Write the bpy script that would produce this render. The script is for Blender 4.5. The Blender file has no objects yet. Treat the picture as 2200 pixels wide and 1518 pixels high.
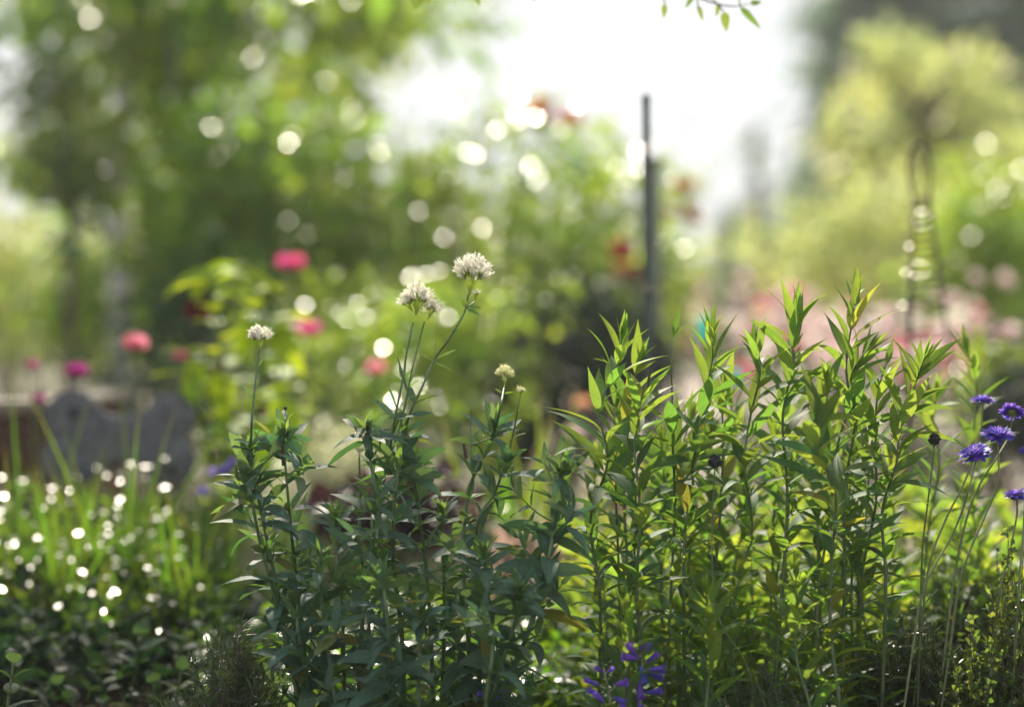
import bpy, math, random
import numpy as np
from mathutils import Vector

# ------------------------------------------------------------------ camera, sky, sun, exposure
SC = bpy.context.scene
COL = SC.collection
CAM_H = 0.68
PITCH = math.radians(0.65)
FPX = 2200 * 85 / 36.0
cam = bpy.data.cameras.new('camera')
camo = bpy.data.objects.new('camera', cam)
COL.objects.link(camo)
camo.location = (0, 0, CAM_H)
camo.rotation_euler = (math.pi / 2 - PITCH, 0, 0)
cam.lens = 85
cam.sensor_width = 36
cam.clip_end = 800
cam.clip_start = 0.05
cam.dof.use_dof = True
cam.dof.focus_distance = 3.66
cam.dof.aperture_fstop = 1.5
SC.camera = camo

SUN_AZ = math.radians(-9)
SUN_EL = math.radians(38)
world = bpy.data.worlds.new('World')
SC.world = world
world.use_nodes = True
wn = world.node_tree
sky = wn.nodes.new('ShaderNodeTexSky')
sky.sky_type = 'NISHITA'
sky.sun_disc = False
sky.sun_elevation = SUN_EL
sky.sun_rotation = SUN_AZ
sky.air_density = 1.0
sky.dust_density = 0.6
sky.ozone_density = 1.0
hs = wn.nodes.new('ShaderNodeHueSaturation')
hs.inputs['Saturation'].default_value = 0.55
wn.links.new(sky.outputs[0], hs.inputs['Color'])
# thin bright cloud veil mixed over the clear sky
veil = wn.nodes.new('ShaderNodeMix')
veil.data_type = 'RGBA'
veil.inputs[0].default_value = 0.9
veil.inputs[7].default_value = (3.95, 4.05, 4.2, 1)
wn.links.new(hs.outputs[0], veil.inputs[6])
wn.links.new(veil.outputs[2], wn.nodes['Background'].inputs[0])
wn.nodes['Background'].inputs[1].default_value = 0.11

sun = bpy.data.lights.new('sun', 'SUN')
suno = bpy.data.objects.new('sun', sun)
COL.objects.link(suno)
sun.energy = 4.9
sun.angle = math.radians(0.5)
sun.color = (1.0, 0.90, 0.74)
SDIR = Vector((math.sin(SUN_AZ) * math.cos(SUN_EL), math.cos(SUN_AZ) * math.cos(SUN_EL), math.sin(SUN_EL)))
suno.rotation_euler = SDIR.to_track_quat('Z', 'Y').to_euler()
suno.location = (0, 0, 10)

SC.view_settings.view_transform = 'Standard'
SC.view_settings.look = 'None'
SC.view_settings.exposure = 0.88
SC.view_settings.gamma = 1
SC.render.engine = 'CYCLES'
cy = SC.cycles
cy.use_denoising = True
try:
    cy.denoiser = 'OPENIMAGEDENOISE'
except Exception:
    pass
cy.max_bounces = 6
cy.diffuse_bounces = 3
cy.transmission_bounces = 4
cy.glossy_bounces = 2
cy.transparent_max_bounces = 4
cy.sample_clamp_indirect = 4
cy.sample_clamp_direct = 0
cy.caustics_reflective = False
cy.caustics_refractive = False

# ------------------------------------------------------------------ helpers
_f = np.array([0, math.cos(PITCH), -math.sin(PITCH)])
_u = np.array([0, math.sin(PITCH), math.cos(PITCH)])
_C = np.array([0, 0, CAM_H])


def px(x, y, d):
    return _C + d * (_f + (x - 1100) / FPX * np.array([1, 0, 0]) - (y - 759) / FPX * _u)


def nrm(a):
    a = np.asarray(a, float)
    return a / np.maximum(np.linalg.norm(a, axis=-1, keepdims=True), 1e-9)


def R(seed):
    return np.random.default_rng(seed)


class Geo:
    def __init__(s):
        s.v, s.f, s.a, s.n = [], [], [], 0

    def add(s, v, f, a=None):
        v = np.asarray(v, float).reshape(-1, 3)
        f = np.asarray(f, np.int64)
        if a is None:
            a = np.tile([.5, .5, .5, 1.], (len(v), 1))
        s.v.append(v)
        s.a.append(a)
        s.f.append(f + s.n)
        s.n += len(v)

    def mesh(s, name, org=(0, 0, 0), smooth=True):
        me = bpy.data.meshes.new(name)
        v = np.concatenate(s.v) - np.asarray(org)
        a = np.concatenate(s.a)
        loops = np.concatenate([f.reshape(-1) for f in s.f])
        tot = np.concatenate([np.full(len(f), f.shape[1]) for f in s.f])
        st = np.concatenate([[0], np.cumsum(tot)[:-1]])
        me.vertices.add(len(v))
        me.vertices.foreach_set('co', v.astype(np.float32).ravel())
        me.loops.add(len(loops))
        me.loops.foreach_set('vertex_index', loops.astype(np.int32))
        me.polygons.add(len(tot))
        me.polygons.foreach_set('loop_start', st.astype(np.int32))
        me.polygons.foreach_set('loop_total', tot.astype(np.int32))
        me.polygons.foreach_set('use_smooth', np.full(len(tot), smooth))
        at = me.attributes.new('leaf', 'FLOAT_COLOR', 'POINT')
        at.data.foreach_set('color', a.astype(np.float32).ravel())
        me.update(calc_edges=True)
        me.validate()
        return me

    def obj(s, name, mat, parent=None, org=None, smooth=True):
        if org is None:
            org = np.array(parent.location) if parent is not None and parent.parent is None else (
                np.array(parent.parent.location) if parent is not None else (0, 0, 0))
        o = bpy.data.objects.new(name, s.mesh(name, org, smooth))
        o.data.materials.append(mat)
        COL.objects.link(o)
        if parent is not None:
            o.parent = parent
        else:
            o.location = org
        return o


def tag(o, label=None, cat=None, group=None, kind=None):
    if label:
        o['label'] = label
    if cat:
        o['category'] = cat
    if group:
        o['group'] = group
    if kind:
        o['kind'] = kind
    return o


def thing(name, label, cat, loc, group=None):
    o = bpy.data.objects.new(name, None)
    o.empty_display_size = 0.05
    COL.objects.link(o)
    o.location = tuple(float(c) for c in loc)
    return tag(o, label, cat, group)


PROF = {
    'lance': lambda t: np.sin(np.pi * t ** 0.70) ** 1.2,
    'ovate': lambda t: np.sin(np.pi * t ** 0.62) ** 0.8,
    'round': lambda t: np.sin(np.pi * t ** 0.85) ** 0.55,
    'blade': lambda t: np.minimum(1, .45 + t * 3) * (1 - t ** 2.6),
    'petal': lambda t: np.maximum(.12, np.minimum(1, t * 1.7) ** .8 * np.sqrt(np.maximum(0, 1 - t ** 5))),
    'needle': lambda t: np.minimum(1, .5 + t * 3) * (1 - t ** 4),
}


def bc(x, n):
    return np.broadcast_to(np.asarray(x, float), (n,)).copy()


def leaves(G, P, D, N, L, W, curl=0., fold=.15, prof='lance', nseg=5, rnd=None, rg=None, twist=0., wave=0.):
    P = np.asarray(P, float).reshape(-1, 3)
    n = len(P)
    if n == 0:
        return
    rg = rg or R(1)
    D = nrm(np.broadcast_to(D, (n, 3)))
    N = np.broadcast_to(N, (n, 3))
    S = nrm(np.cross(D, N))
    N = np.cross(S, D)
    L, W, curl, fold, twist, wave = (bc(q, n) for q in (L, W, curl, fold, twist, wave))
    k = nseg + 1
    t = np.linspace(0, 1, k)
    th = curl[:, None] * t
    c, s = np.cos(th), np.sin(th)
    dc = np.concatenate([np.zeros((n, 1)), np.cumsum((c[:, 1:] + c[:, :-1]) / 2, 1)], 1) / nseg
    ds = np.concatenate([np.zeros((n, 1)), np.cumsum((s[:, 1:] + s[:, :-1]) / 2, 1)], 1) / nseg
    pos = P[:, None] + L[:, None, None] * (D[:, None] * dc[..., None] - N[:, None] * ds[..., None])
    Nt = N[:, None] * c[..., None] + D[:, None] * s[..., None]
    St = np.repeat(S[:, None], k, 1)
    tw = twist[:, None] * t
    ct, sn = np.cos(tw)[..., None], np.sin(tw)[..., None]
    St, Nt = St * ct + Nt * sn, Nt * ct - St * sn
    hw = (W[:, None] / 2 * np.maximum(PROF[prof](t), .02)[None])[..., None]
    ph = rg.random((n, 1)) * 6.28
    wv = (wave[:, None] * np.sin(t[None] * 9 + ph))[..., None]
    up = fold[:, None, None] * hw
    lf = pos + St * hw + Nt * (up + wv * hw)
    rt = pos - St * hw + Nt * (up - wv * hw)
    V = np.stack([lf, pos, rt], 2)
    if rnd is None:
        rnd = rg.random(n)
    A = np.empty((n, k, 3, 4))
    A[..., 0] = t[None, :, None]
    A[..., 1] = np.array([0, .5, 1.])[None, None]
    A[..., 2] = np.asarray(rnd)[:, None, None]
    A[..., 3] = 1
    b = (np.arange(n) * k * 3)[:, None, None] + (np.arange(nseg) * 3)[None, :, None] + np.array([0, 1])[None, None]
    F = np.stack([b, b + 1, b + 4, b + 3], -1).reshape(-1, 4)
    G.add(V, F, A.reshape(-1, 4))


def tube(G, pts, rad, sides=6, cap=True, rnd=.5):
    pts = np.asarray(pts, float)
    k = len(pts)
    rad = bc(rad, k)
    T = nrm(np.gradient(pts, axis=0))
    ref = np.array([0.31, 0.17, 0.93])
    if abs(T[0] @ ref) > .92:
        ref = np.array([.9, .1, .1])
    A = nrm(np.cross(T[0], ref))
    V = []
    for i in range(k):
        A = nrm(A - T[i] * (A @ T[i]))
        B = np.cross(T[i], A)
        an = np.arange(sides) / sides * 2 * np.pi
        V.append(pts[i] + rad[i] * (np.cos(an)[:, None] * A + np.sin(an)[:, None] * B))
    V = np.concatenate(V)
    at = np.empty((len(V), 4))
    at[:, 0] = np.repeat(np.linspace(0, 1, k), sides)
    at[:, 1] = np.tile(np.arange(sides) / sides, k)
    at[:, 2] = rnd
    at[:, 3] = 1
    i = np.arange(k - 1)[:, None] * sides
    j = np.arange(sides)[None]
    j2 = (j + 1) % sides
    F = np.stack([i + j, i + j2, i + sides + j2, i + sides + j], -1).reshape(-1, 4)
    G.add(V, F, at)
    if cap:
        G.add(V[:sides], np.arange(sides)[::-1][None], at[:sides])
        G.add(V[-sides:], np.arange(sides)[None], at[-sides:])


def spline(p, m=8):
    p = np.asarray(p, float)
    if len(p) < 3:
        t = np.linspace(0, 1, m + 1)[:, None]
        return p[0] * (1 - t) + p[-1] * t
    q = np.vstack([2 * p[0] - p[1], p, 2 * p[-1] - p[-2]])
    o = []
    for i in range(1, len(q) - 2):
        a, b, c, d = q[i - 1:i + 3]
        for t in np.arange(m) / m:
            o.append(.5 * (2 * b + (c - a) * t + (2 * a - 5 * b + 4 * c - d) * t * t + (3 * b - a - 3 * c + d) * t ** 3))
    o.append(p[-1])
    return np.array(o)


def arc(c):
    return np.concatenate([[0], np.cumsum(np.linalg.norm(np.diff(c, axis=0), axis=1))])


def along(c, s):
    a = arc(c)
    P = np.stack([np.interp(s, a, c[:, i]) for i in range(3)], -1)
    T = np.gradient(c, axis=0)
    T = np.stack([np.interp(s, a, T[:, i]) for i in range(3)], -1)
    return P, nrm(T)


def box(G, c, size, rot=0., jitter=0):
    x, y, z = np.asarray(size) / 2
    b = min(x, y, z) * .12
    # bevelled box from 3 stacked rings
    prof = [(x - b, y - b, -z), (x, y, -z + b), (x, y, z - b), (x - b, y - b, z)]
    V = []
    for (a, bb, zz) in prof:
        V += [(-a, -bb, zz), (a, -bb, zz), (a, bb, zz), (-a, bb, zz)]
    V = np.array(V)
    ca, sa = math.cos(rot), math.sin(rot)
    V = V @ np.array([[ca, sa, 0], [-sa, ca, 0], [0, 0, 1]]) + np.asarray(c)
    F = [[0, 3, 2, 1], [12, 13, 14, 15]]
    for r in range(3):
        for j in range(4):
            F.append([r * 4 + j, r * 4 + (j + 1) % 4, r * 4 + 4 + (j + 1) % 4, r * 4 + 4 + j])
    G.add(V, F)


def lathe(G, base, axis, prof, sides=12, lobes=0, lobe_amp=0., rnd=.5):
    axis = nrm(axis)
    ref = np.array([1, 0, .2]) if abs(axis[0]) < .8 else np.array([0, 1, .2])
    A = nrm(np.cross(axis, ref))
    B = np.cross(axis, A)
    V, at = [], []
    an = np.arange(sides) / sides * 2 * np.pi
    k = len(prof)
    for i, (h, r) in enumerate(prof):
        rr = r * (1 + lobe_amp * (i / (k - 1)) ** 3 * np.cos(lobes * an))
        V.append(np.asarray(base) + axis * h + rr[:, None] * (np.cos(an)[:, None] * A + np.sin(an)[:, None] * B))
        at.append(np.stack([np.full(sides, i / (k - 1)), an / 6.283, np.full(sides, rnd), np.ones(sides)], -1))
    i = np.arange(k - 1)[:, None] * sides
    j = np.arange(sides)[None]
    j2 = (j + 1) % sides
    F = np.stack([i + j, i + j2, i + sides + j2, i + sides + j], -1).reshape(-1, 4)
    G.add(np.concatenate(V), F, np.concatenate(at))


def rand_dirs(rg, n):
    return nrm(rg.normal(size=(n, 3)))


# ------------------------------------------------------------------ materials
def newmat(name):
    m = bpy.data.materials.new(name)
    m.use_nodes = True
    nt = m.node_tree
    return m, nt, nt.nodes, nt.links, nt.nodes['Principled BSDF'], nt.nodes['Material Output']


def leafmat(name, base, trans, rough=.4, spec=.5, tfac=.45, var=.25, hvar=.03, veins=0., rib=.35, aged=0., tips=0.):
    m, nt, N, K, P, O = newmat(name)
    at = N.new('ShaderNodeAttribute')
    at.attribute_name = 'leaf'
    sp = N.new('ShaderNodeSeparateColor')
    K.new(at.outputs['Color'], sp.inputs[0])

    def mr(src, a, b):
        q = N.new('ShaderNodeMapRange')
        K.new(src, q.inputs[0])
        q.inputs[3].default_value = a
        q.inputs[4].default_value = b
        return q.outputs[0]
    # random number per leaf, scrambled twice
    w1 = N.new('ShaderNodeTexWhiteNoise')
    w1.noise_dimensions = '1D'
    K.new(sp.outputs[2], w1.inputs['W'])
    tc = N.new('ShaderNodeTexCoord')
    nz = N.new('ShaderNodeTexNoise')
    nz.inputs['Scale'].default_value = 60
    nz.inputs['Detail'].default_value = 3
    K.new(tc.outputs['Object'], nz.inputs['Vector'])
    # midrib mask from v
    a1 = N.new('ShaderNodeMath')
    a1.operation = 'SUBTRACT'
    K.new(sp.outputs[1], a1.inputs[0])
    a1.inputs[1].default_value = .5
    a2 = N.new('ShaderNodeMath')
    a2.operation = 'ABSOLUTE'
    K.new(a1.outputs[0], a2.inputs[0])
    ribm = N.new('ShaderNodeMapRange')
    K.new(a2.outputs[0], ribm.inputs[0])
    ribm.inputs[1].default_value = .02
    ribm.inputs[2].default_value = .07
    ribm.inputs[3].default_value = rib
    ribm.inputs[4].default_value = 0

    def tint(col):
        h = N.new('ShaderNodeHueSaturation')
        h.inputs['Color'].default_value = (*col, 1)
        K.new(mr(sp.outputs[2], .5 - hvar, .5 + hvar), h.inputs['Hue'])
        mul = N.new('ShaderNodeMath')
        mul.operation = 'MULTIPLY'
        K.new(mr(w1.outputs[0], 1 - var, 1 + var), mul.inputs[0])
        K.new(mr(nz.outputs[0], .75, 1.25), mul.inputs[1])
        K.new(mul.outputs[0], h.inputs['Value'])
        return h.outputs[0]
    cb = tint(base)
    mx = N.new('ShaderNodeMix')
    mx.data_type = 'RGBA'
    K.new(ribm.outputs[0], mx.inputs[0])
    K.new(cb, mx.inputs[6])
    mx.inputs[7].default_value = (min(1, base[0] * 2.2 + .05), min(1, base[1] * 1.9 + .05), min(1, base[2] * 1.8 + .03), 1)
    def blend(src, fac, col):
        q = N.new('ShaderNodeMix')
        q.data_type = 'RGBA'
        K.new(fac, q.inputs[0])
        K.new(src, q.inputs[6])
        q.inputs[7].default_value = (*col, 1)
        return q.outputs[2]

    def ramp(src, a, b, m):
        q = N.new('ShaderNodeMapRange')
        K.new(src, q.inputs[0])
        q.inputs[1].default_value = a
        q.inputs[2].default_value = b
        q.inputs[4].default_value = m
        return q.outputs[0]
    cbase = mx.outputs[2]
    ctr = tint(trans)
    if aged:      # a few yellowing leaves, small brown specks and dry margins
        old = ramp(w1.outputs[0], 1 - aged, 1 - aged * .4, .85)
        n2 = N.new('ShaderNodeTexNoise')
        n2.inputs['Scale'].default_value = 260
        n2.inputs['Detail'].default_value = 2
        K.new(tc.outputs['Object'], n2.inputs['Vector'])
        spk = ramp(n2.outputs[0], .66, .72, .75)
        cbase = blend(blend(cbase, old, (.24, .20, .035)), spk, (.075, .05, .022))
        ctr = blend(blend(ctr, old, (.70, .58, .06)), spk, (.12, .07, .02))
    if tips:
        tp = ramp(sp.outputs[0], 1 - tips, 1, .9)
        cbase = blend(cbase, tp, (.20, .14, .05))
        ctr = blend(ctr, tp, (.38, .26, .08))
    K.new(cbase, P.inputs['Base Color'])
    P.inputs['Roughness'].default_value = rough
    P.inputs['Specular IOR Level'].default_value = spec
    tr = N.new('ShaderNodeBsdfTranslucent')
    K.new(ctr, tr.inputs['Color'])
    ms = N.new('ShaderNodeMixShader')
    ms.inputs[0].default_value = tfac
    K.new(P.outputs[0], ms.inputs[1])
    K.new(tr.outputs[0], ms.inputs[2])
    K.new(ms.outputs[0], O.inputs['Surface'])
    if veins:
        # slanting side veins: wave over (u - |v|) as a bump
        cmb = N.new('ShaderNodeMath')
        cmb.operation = 'MULTIPLY_ADD'
        K.new(a2.outputs[0], cmb.inputs[0])
        cmb.inputs[1].default_value = -.55
        K.new(sp.outputs[0], cmb.inputs[2])
        sn = N.new('ShaderNodeMath')
        sn.operation = 'MULTIPLY'
        K.new(cmb.outputs[0], sn.inputs[0])
        sn.inputs[1].default_value = 70
        si = N.new('ShaderNodeMath')
        si.operation = 'SINE'
        K.new(sn.outputs[0], si.inputs[0])
        ad = N.new('ShaderNodeMath')
        ad.operation = 'MULTIPLY_ADD'
        K.new(nz.outputs[0], ad.inputs[0])
        ad.inputs[1].default_value = 3.0
        K.new(si.outputs[0], ad.inputs[2])
        bp = N.new('ShaderNodeBump')
        bp.inputs['Strength'].default_value = veins
        bp.inputs['Distance'].default_value = .0012
        K.new(ad.outputs[0], bp.inputs['Height'])
        K.new(bp.outputs[0], P.inputs['Normal'])
        K.new(bp.outputs[0], tr.inputs['Normal'])
    return m


def solid(name, col, rough=.7, var=.2, scale=40., col2=None, bump=.0, spec=.4, stretch=(1, 1, 1), metallic=0.):
    m, nt, N, K, P, O = newmat(name)
    tc = N.new('ShaderNodeTexCoord')
    mp = N.new('ShaderNodeMapping')
    mp.inputs['Scale'].default_value = stretch
    K.new(tc.outputs['Object'], mp.inputs[0])
    nz = N.new('ShaderNodeTexNoise')
    nz.inputs['Scale'].default_value = scale
    nz.inputs['Detail'].default_value = 6
    nz.inputs['Roughness'].default_value = .65
    K.new(mp.outputs[0], nz.inputs['Vector'])
    rp = N.new('ShaderNodeValToRGB')
    c2 = col2 or tuple(min(1, c * (1 + var * 1.6)) for c in col)
    rp.color_ramp.elements[0].position = .3
    rp.color_ramp.elements[1].position = .7
    rp.color_ramp.elements[0].color = (*[c * (1 - var) for c in col], 1)
    rp.color_ramp.elements[1].color = (*c2, 1)
    K.new(nz.outputs[0], rp.inputs[0])
    K.new(rp.outputs[0], P.inputs['Base Color'])
    P.inputs['Roughness'].default_value = rough
    P.inputs['Specular IOR Level'].default_value = spec
    P.inputs['Metallic'].default_value = metallic
    if bump:
        bp = N.new('ShaderNodeBump')
        bp.inputs['Strength'].default_value = bump
        bp.inputs['Distance'].default_value = .01
        K.new(nz.outputs[0], bp.inputs['Height'])
        K.new(bp.outputs[0], P.inputs['Normal'])
    return m


M = dict(
    valer=leafmat('valerian_leaf', (.080, .150, .115), (.20, .36, .07), .55, .16, .34, .35, .03, veins=.2, rib=.30, aged=.07),
    valer_young=leafmat('valerian_young_leaf', (.065, .14, .07), (.26, .45, .05), .5, .22, .42, .2, .02, rib=.3),
    willow=leafmat('lance_leaf', (.070, .145, .060), (.30, .47, .05), .55, .12, .42, .35, .03, veins=.12, rib=.35, aged=.06),
    willow_tip=leafmat('lance_tip_leaf', (.075, .15, .035), (.34, .50, .05), .5, .14, .46, .25, .02, rib=.3, aged=.04),
    stemv=solid('valerian_stem', (.10, .165, .075), .5, .2, 60),
    stemy=solid('yellow_green_stem', (.16, .24, .06), .5, .2, 60),  # yellow-green stems of the lime plant
    stemw=solid('lance_stem', (.10, .14, .06), .5, .3, 60),
    stub=solid('cut_stem', (.07, .045, .045), .6, .3, 90),
    cream=leafmat('cream_petal', (.80, .80, .58), (.92, .90, .55), .6, .3, .6, .05, .005, rib=0),
    white=leafmat('white_petal', (.88, .86, .79), (.95, .93, .84), .6, .3, .65, .05, .005, rib=0),
    bud=leafmat('pale_green_bud', (.36, .44, .12), (.68, .76, .12), .5, .4, .45, .2, .02, rib=0),
    purple=leafmat('purple_petal', (.105, .06, .48), (.33, .20, .80), .5, .3, .42, .4, .035, rib=0),
    lilac=leafmat('lilac_petal', (.36, .30, .66), (.62, .50, .85), .5, .3, .5, .2, .02, rib=0),
    violet=leafmat('violet_bell', (.15, .10, .60), (.36, .22, .82), .4, .4, .35, .25, .025, rib=0),
    seed=solid('dark_seed_head', (.035, .04, .045), .8, .4, 300),
    sciss=solid('scabious_stem', (.19, .22, .11), .5, .2, 60),
    gloss=leafmat('glossy_cover_leaf', (.030, .080, .020), (.28, .50, .02), .26, .45, .38, .3, .03, rib=.2),
    sage=leafmat('sage_leaf', (.045, .080, .052), (.09, .15, .035), .65, .08, .35, .2, .02, rib=.3),  # base darkened to stand in for shade over the lower left
    needle=leafmat('needle_leaf', (.040, .075, .040), (.16, .24, .05), .42, .5, .28, .3, .02, rib=0),
    thyme=leafmat('tiny_leaf', (.05, .085, .04), (.30, .42, .05), .4, .5, .4, .3, .03, rib=0),
    blade=leafmat('blade_leaf', (.045, .11, .022), (.22, .38, .02), .4, .25, .45, .3, .03, rib=.1, tips=.2, aged=.02),
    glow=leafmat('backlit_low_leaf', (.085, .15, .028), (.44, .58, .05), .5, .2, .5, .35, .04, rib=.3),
    lime=leafmat('lime_leaf', (.17, .30, .025), (.70, .86, .03), .5, .15, .56, .2, .02, rib=.3),
    olive=leafmat('rose_leaf', (.085, .15, .030), (.52, .73, .05), .22, .6, .48, .3, .035, rib=.2),
    crown=leafmat('tree_leaf', (.075, .14, .028), (.46, .67, .05), .25, .55, .47, .3, .04, rib=.2),
    crown_dark=leafmat('dark_tree_leaf', (.055, .11, .030), (.32, .44, .045), .38, .5, .36, .3, .03, rib=.2),
    crown_yel=leafmat('yellow_tree_leaf', (.24, .31, .11), (.72, .78, .26), .45, .4, .5, .2, .03, rib=.2),
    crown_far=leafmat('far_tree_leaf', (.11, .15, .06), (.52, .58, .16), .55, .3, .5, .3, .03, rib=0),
    conifer=leafmat('conifer_leaf', (.060, .115, .065), (.18, .32, .12), .6, .3, .4, .3, .03, rib=0),
    pale=leafmat('pale_shrub_leaf', (.50, .53, .36), (.66, .66, .38), .55, .3, .4, .15, .02, rib=0),
    plum=leafmat('plum_leaf', (.040, .022, .030), (.10, .04, .04), .4, .5, .35, .3, .03, rib=.2),
    rosy=leafmat('rosy_leaf', (.30, .20, .16), (.46, .32, .24), .45, .4, .4, .2, .03, rib=.2),
    pink=leafmat('pink_petal', (.62, .07, .25), (.82, .12, .36), .5, .3, .5, .12, .02, rib=0),
    salmon=leafmat('coral_pink_petal', (.74, .20, .30), (.92, .34, .42), .5, .3, .5, .12, .02, rib=0),
    palepink=leafmat('pale_pink_petal', (.84, .64, .65), (.92, .76, .75), .5, .3, .5, .12, .02, rib=0),
    magenta=leafmat('magenta_petal', (.26, .03, .18), (.45, .05, .28), .5, .3, .45, .15, .02, rib=0),
    red=leafmat('red_petal', (.50, .05, .045), (.62, .10, .075), .5, .3, .45, .2, .02, rib=0),
    maroon=leafmat('maroon_petal', (.12, .012, .018), (.22, .02, .025), .45, .4, .4, .2, .02, rib=0),
    orange=leafmat('orange_petal', (.66, .26, .16), (.80, .40, .25), .5, .3, .5, .1, .02, rib=0),
    bluefl=leafmat('blue_petal', (.16, .14, .50), (.36, .30, .70), .5, .3, .45, .2, .02, rib=0),
    bark=solid('bark', (.10, .075, .055), .9, .35, 25, bump=.6, stretch=(1, 1, .25)),
    greybark=solid('grey_bark', (.42, .42, .44), .85, .25, 25, bump=.4, stretch=(1, 1, .25)),
    twig=solid('twig', (.085, .07, .045), .8, .3, 60),
    wood=solid('dark_timber', (.085, .045, .030), .8, .35, 18, bump=.4, stretch=(.15, 1, 1)),
    woodtop=solid('lit_timber_and_twine', (.30, .26, .20), .7, .25, 18, bump=.3, stretch=(.15, 1, 1)),  # pale tone puts sunlight into the timber tops; twine shares it
    slate=solid('slate_stone', (.10, .105, .118), .6, .4, 45, bump=.3),
    slatedk=solid('slate_hollow', (.03, .032, .04), .8, .25, 30),
    iron=solid('rusty_iron', (.06, .042, .036), .75, .4, 60, spec=.3),
    glint_metal=solid('bright_metal', (.7, .68, .62), .38, .1, 60, metallic=1.),
    stake=solid('green_stake', (.045, .068, .060), .5, .3, 50),
    post=solid('grey_post', (.13, .155, .125), .7, .25, 20, bump=.3, stretch=(1, 1, .2)),
    turq=leafmat('turquoise_plastic', (.10, .60, .54), (.16, .85, .76), .35, .5, .5, .05, .01, rib=0),
    tie=solid('teal_tie', (.03, .22, .18), .5, .2, 50),
    soil=solid('bed_soil', (.024, .017, .012), .95, .45, 30, bump=1.0, spec=.03),
    gravel=solid('gravel_path', (.50, .42, .36), .95, .18, 9, bump=.5),
    ground=solid('garden_ground', (.12, .14, .06), .95, .35, 1.2, col2=(.26, .22, .14), bump=.4),
    shadecover=leafmat('shade_toned_cover_leaf', (.012, .026, .018), (.03, .07, .015), .7, .05, .32, .3, .03, rib=.2),  # leaf colour darkened to put the corner's shade into it
    drk=leafmat('dark_shrub_leaf', (.022, .038, .032), (.05, .10, .04), .5, .3, .25, .3, .03, rib=0),  # one even dark leaf tone for both low shrubs
    dry=leafmat('dry_leaf', (.34, .15, .05), (.6, .28, .08), .6, .3, .4, .3, .03, rib=.2),
    planter=solid('navy_planter', (.022, .028, .045), .5, .2, 20),
    fence=solid('fence_board', (.42, .42, .38), .85, .25, 8, bump=.3, stretch=(1, 1, .2)),
)
# ------------------------------------------------------------------ setting
def sheet(name, x0, x1, y0, y1, z, nx, ny, amp, freq, mat, seed=0):
    G = Geo()
    X, Y = np.meshgrid(np.linspace(x0, x1, nx), np.linspace(y0, y1, ny))
    Z = z + amp * (np.sin(X * freq + 1.3 * np.sin(Y * freq * .7)) * np.cos(Y * freq * 1.1) + R(seed).normal(size=X.shape) * .35)
    i = np.arange(nx * ny).reshape(ny, nx)
    F = np.stack([i[:-1, :-1], i[:-1, 1:], i[1:, 1:], i[1:, :-1]], -1).reshape(-1, 4)
    G.add(np.stack([X, Y, Z], -1), F)
    o = G.obj(name, mat)
    o['kind'] = 'structure'
    return o


sheet('ground', -250, 250, -30, 470, -.06, 60, 60, 0, 1, M['ground'])
sheet('garden_bed', -2.6, 2.6, 2.3, 5.35, .0, 130, 90, .012, 9, M['soil'], 3)
sheet('gravel_path', .55, 9, 7.2, 40, -.045, 40, 80, .003, 3, M['gravel'], 4)


def mirror_normal(P):
    """normal of a small leaf at P that throws the sun towards the camera"""
    return nrm(np.array(SDIR) + nrm(np.array([0, 0, .68]) - P))


# ------------------------------------------------------------------ background shrubs and trees
def cluster_pts(rg, ells, nclump, shell=.45):
    """clump centres spread through a list of ellipsoids (centre, radii)"""
    vol = np.array([np.prod(e[1]) for e in ells]) ** .8
    pick = rg.choice(len(ells), nclump, p=vol / vol.sum())
    c = np.array([e[0] for e in ells])[pick]
    r = np.array([e[1] for e in ells])[pick]
    d = rand_dirs(rg, nclump) * (rg.random((nclump, 1)) ** shell)
    return c + d * r, d, pick


def foliage_geo(rg, C, Dn, n, L, W, sig, prof='ovate', nseg=2, flat=.5, fold=.25, glint=0):
    G = Geo()
    if glint:      # flat waxy leaves added and turned to mirror the sun at the camera
        kk = rg.integers(0, len(C), glint)
        Pg = C[kk] + rg.normal(size=(glint, 3)) * np.asarray(sig) * .9 + [0, -1.1 * np.mean(sig), .5 * np.mean(sig)]
        Ng = nrm(mirror_normal(Pg) + rg.normal(size=(glint, 3)) * .085)
        Dg = nrm(np.cross(Ng, rand_dirs(rg, glint)))
        leaves(G, Pg, Dg, Ng, .023 * rg.uniform(.5, 1.4, glint), .015, .02, .0, prof, nseg, None, rg)
    k = rg.integers(0, len(C), n)
    sg = np.asarray(sig)
    off = rg.normal(size=(n, 3)) * sg
    P = C[k] + off
    out = nrm(off + .6 * Dn[k] * np.mean(sg) + rg.normal(size=(n, 3)) * np.mean(sg) * .7)
    D = nrm(out * [1, 1, .5] + [0, 0, -.25] + rg.normal(size=(n, 3)) * .35)
    N = nrm(np.array([0, 0, 1.]) * flat + rg.normal(size=(n, 3)) * .55 + out * .25)
    sc = rg.uniform(.6, 1.25, n)
    # clumps differ a little in tone
    tone = rg.random(len(C))
    rnd = np.clip(tone[k] * .6 + rg.random(n) * .4, 0, 1)
    leaves(G, P, D, N, L * sc, W * sc, rg.uniform(.1, .9, n), fold, prof, nseg, rnd, rg)
    return G


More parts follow.
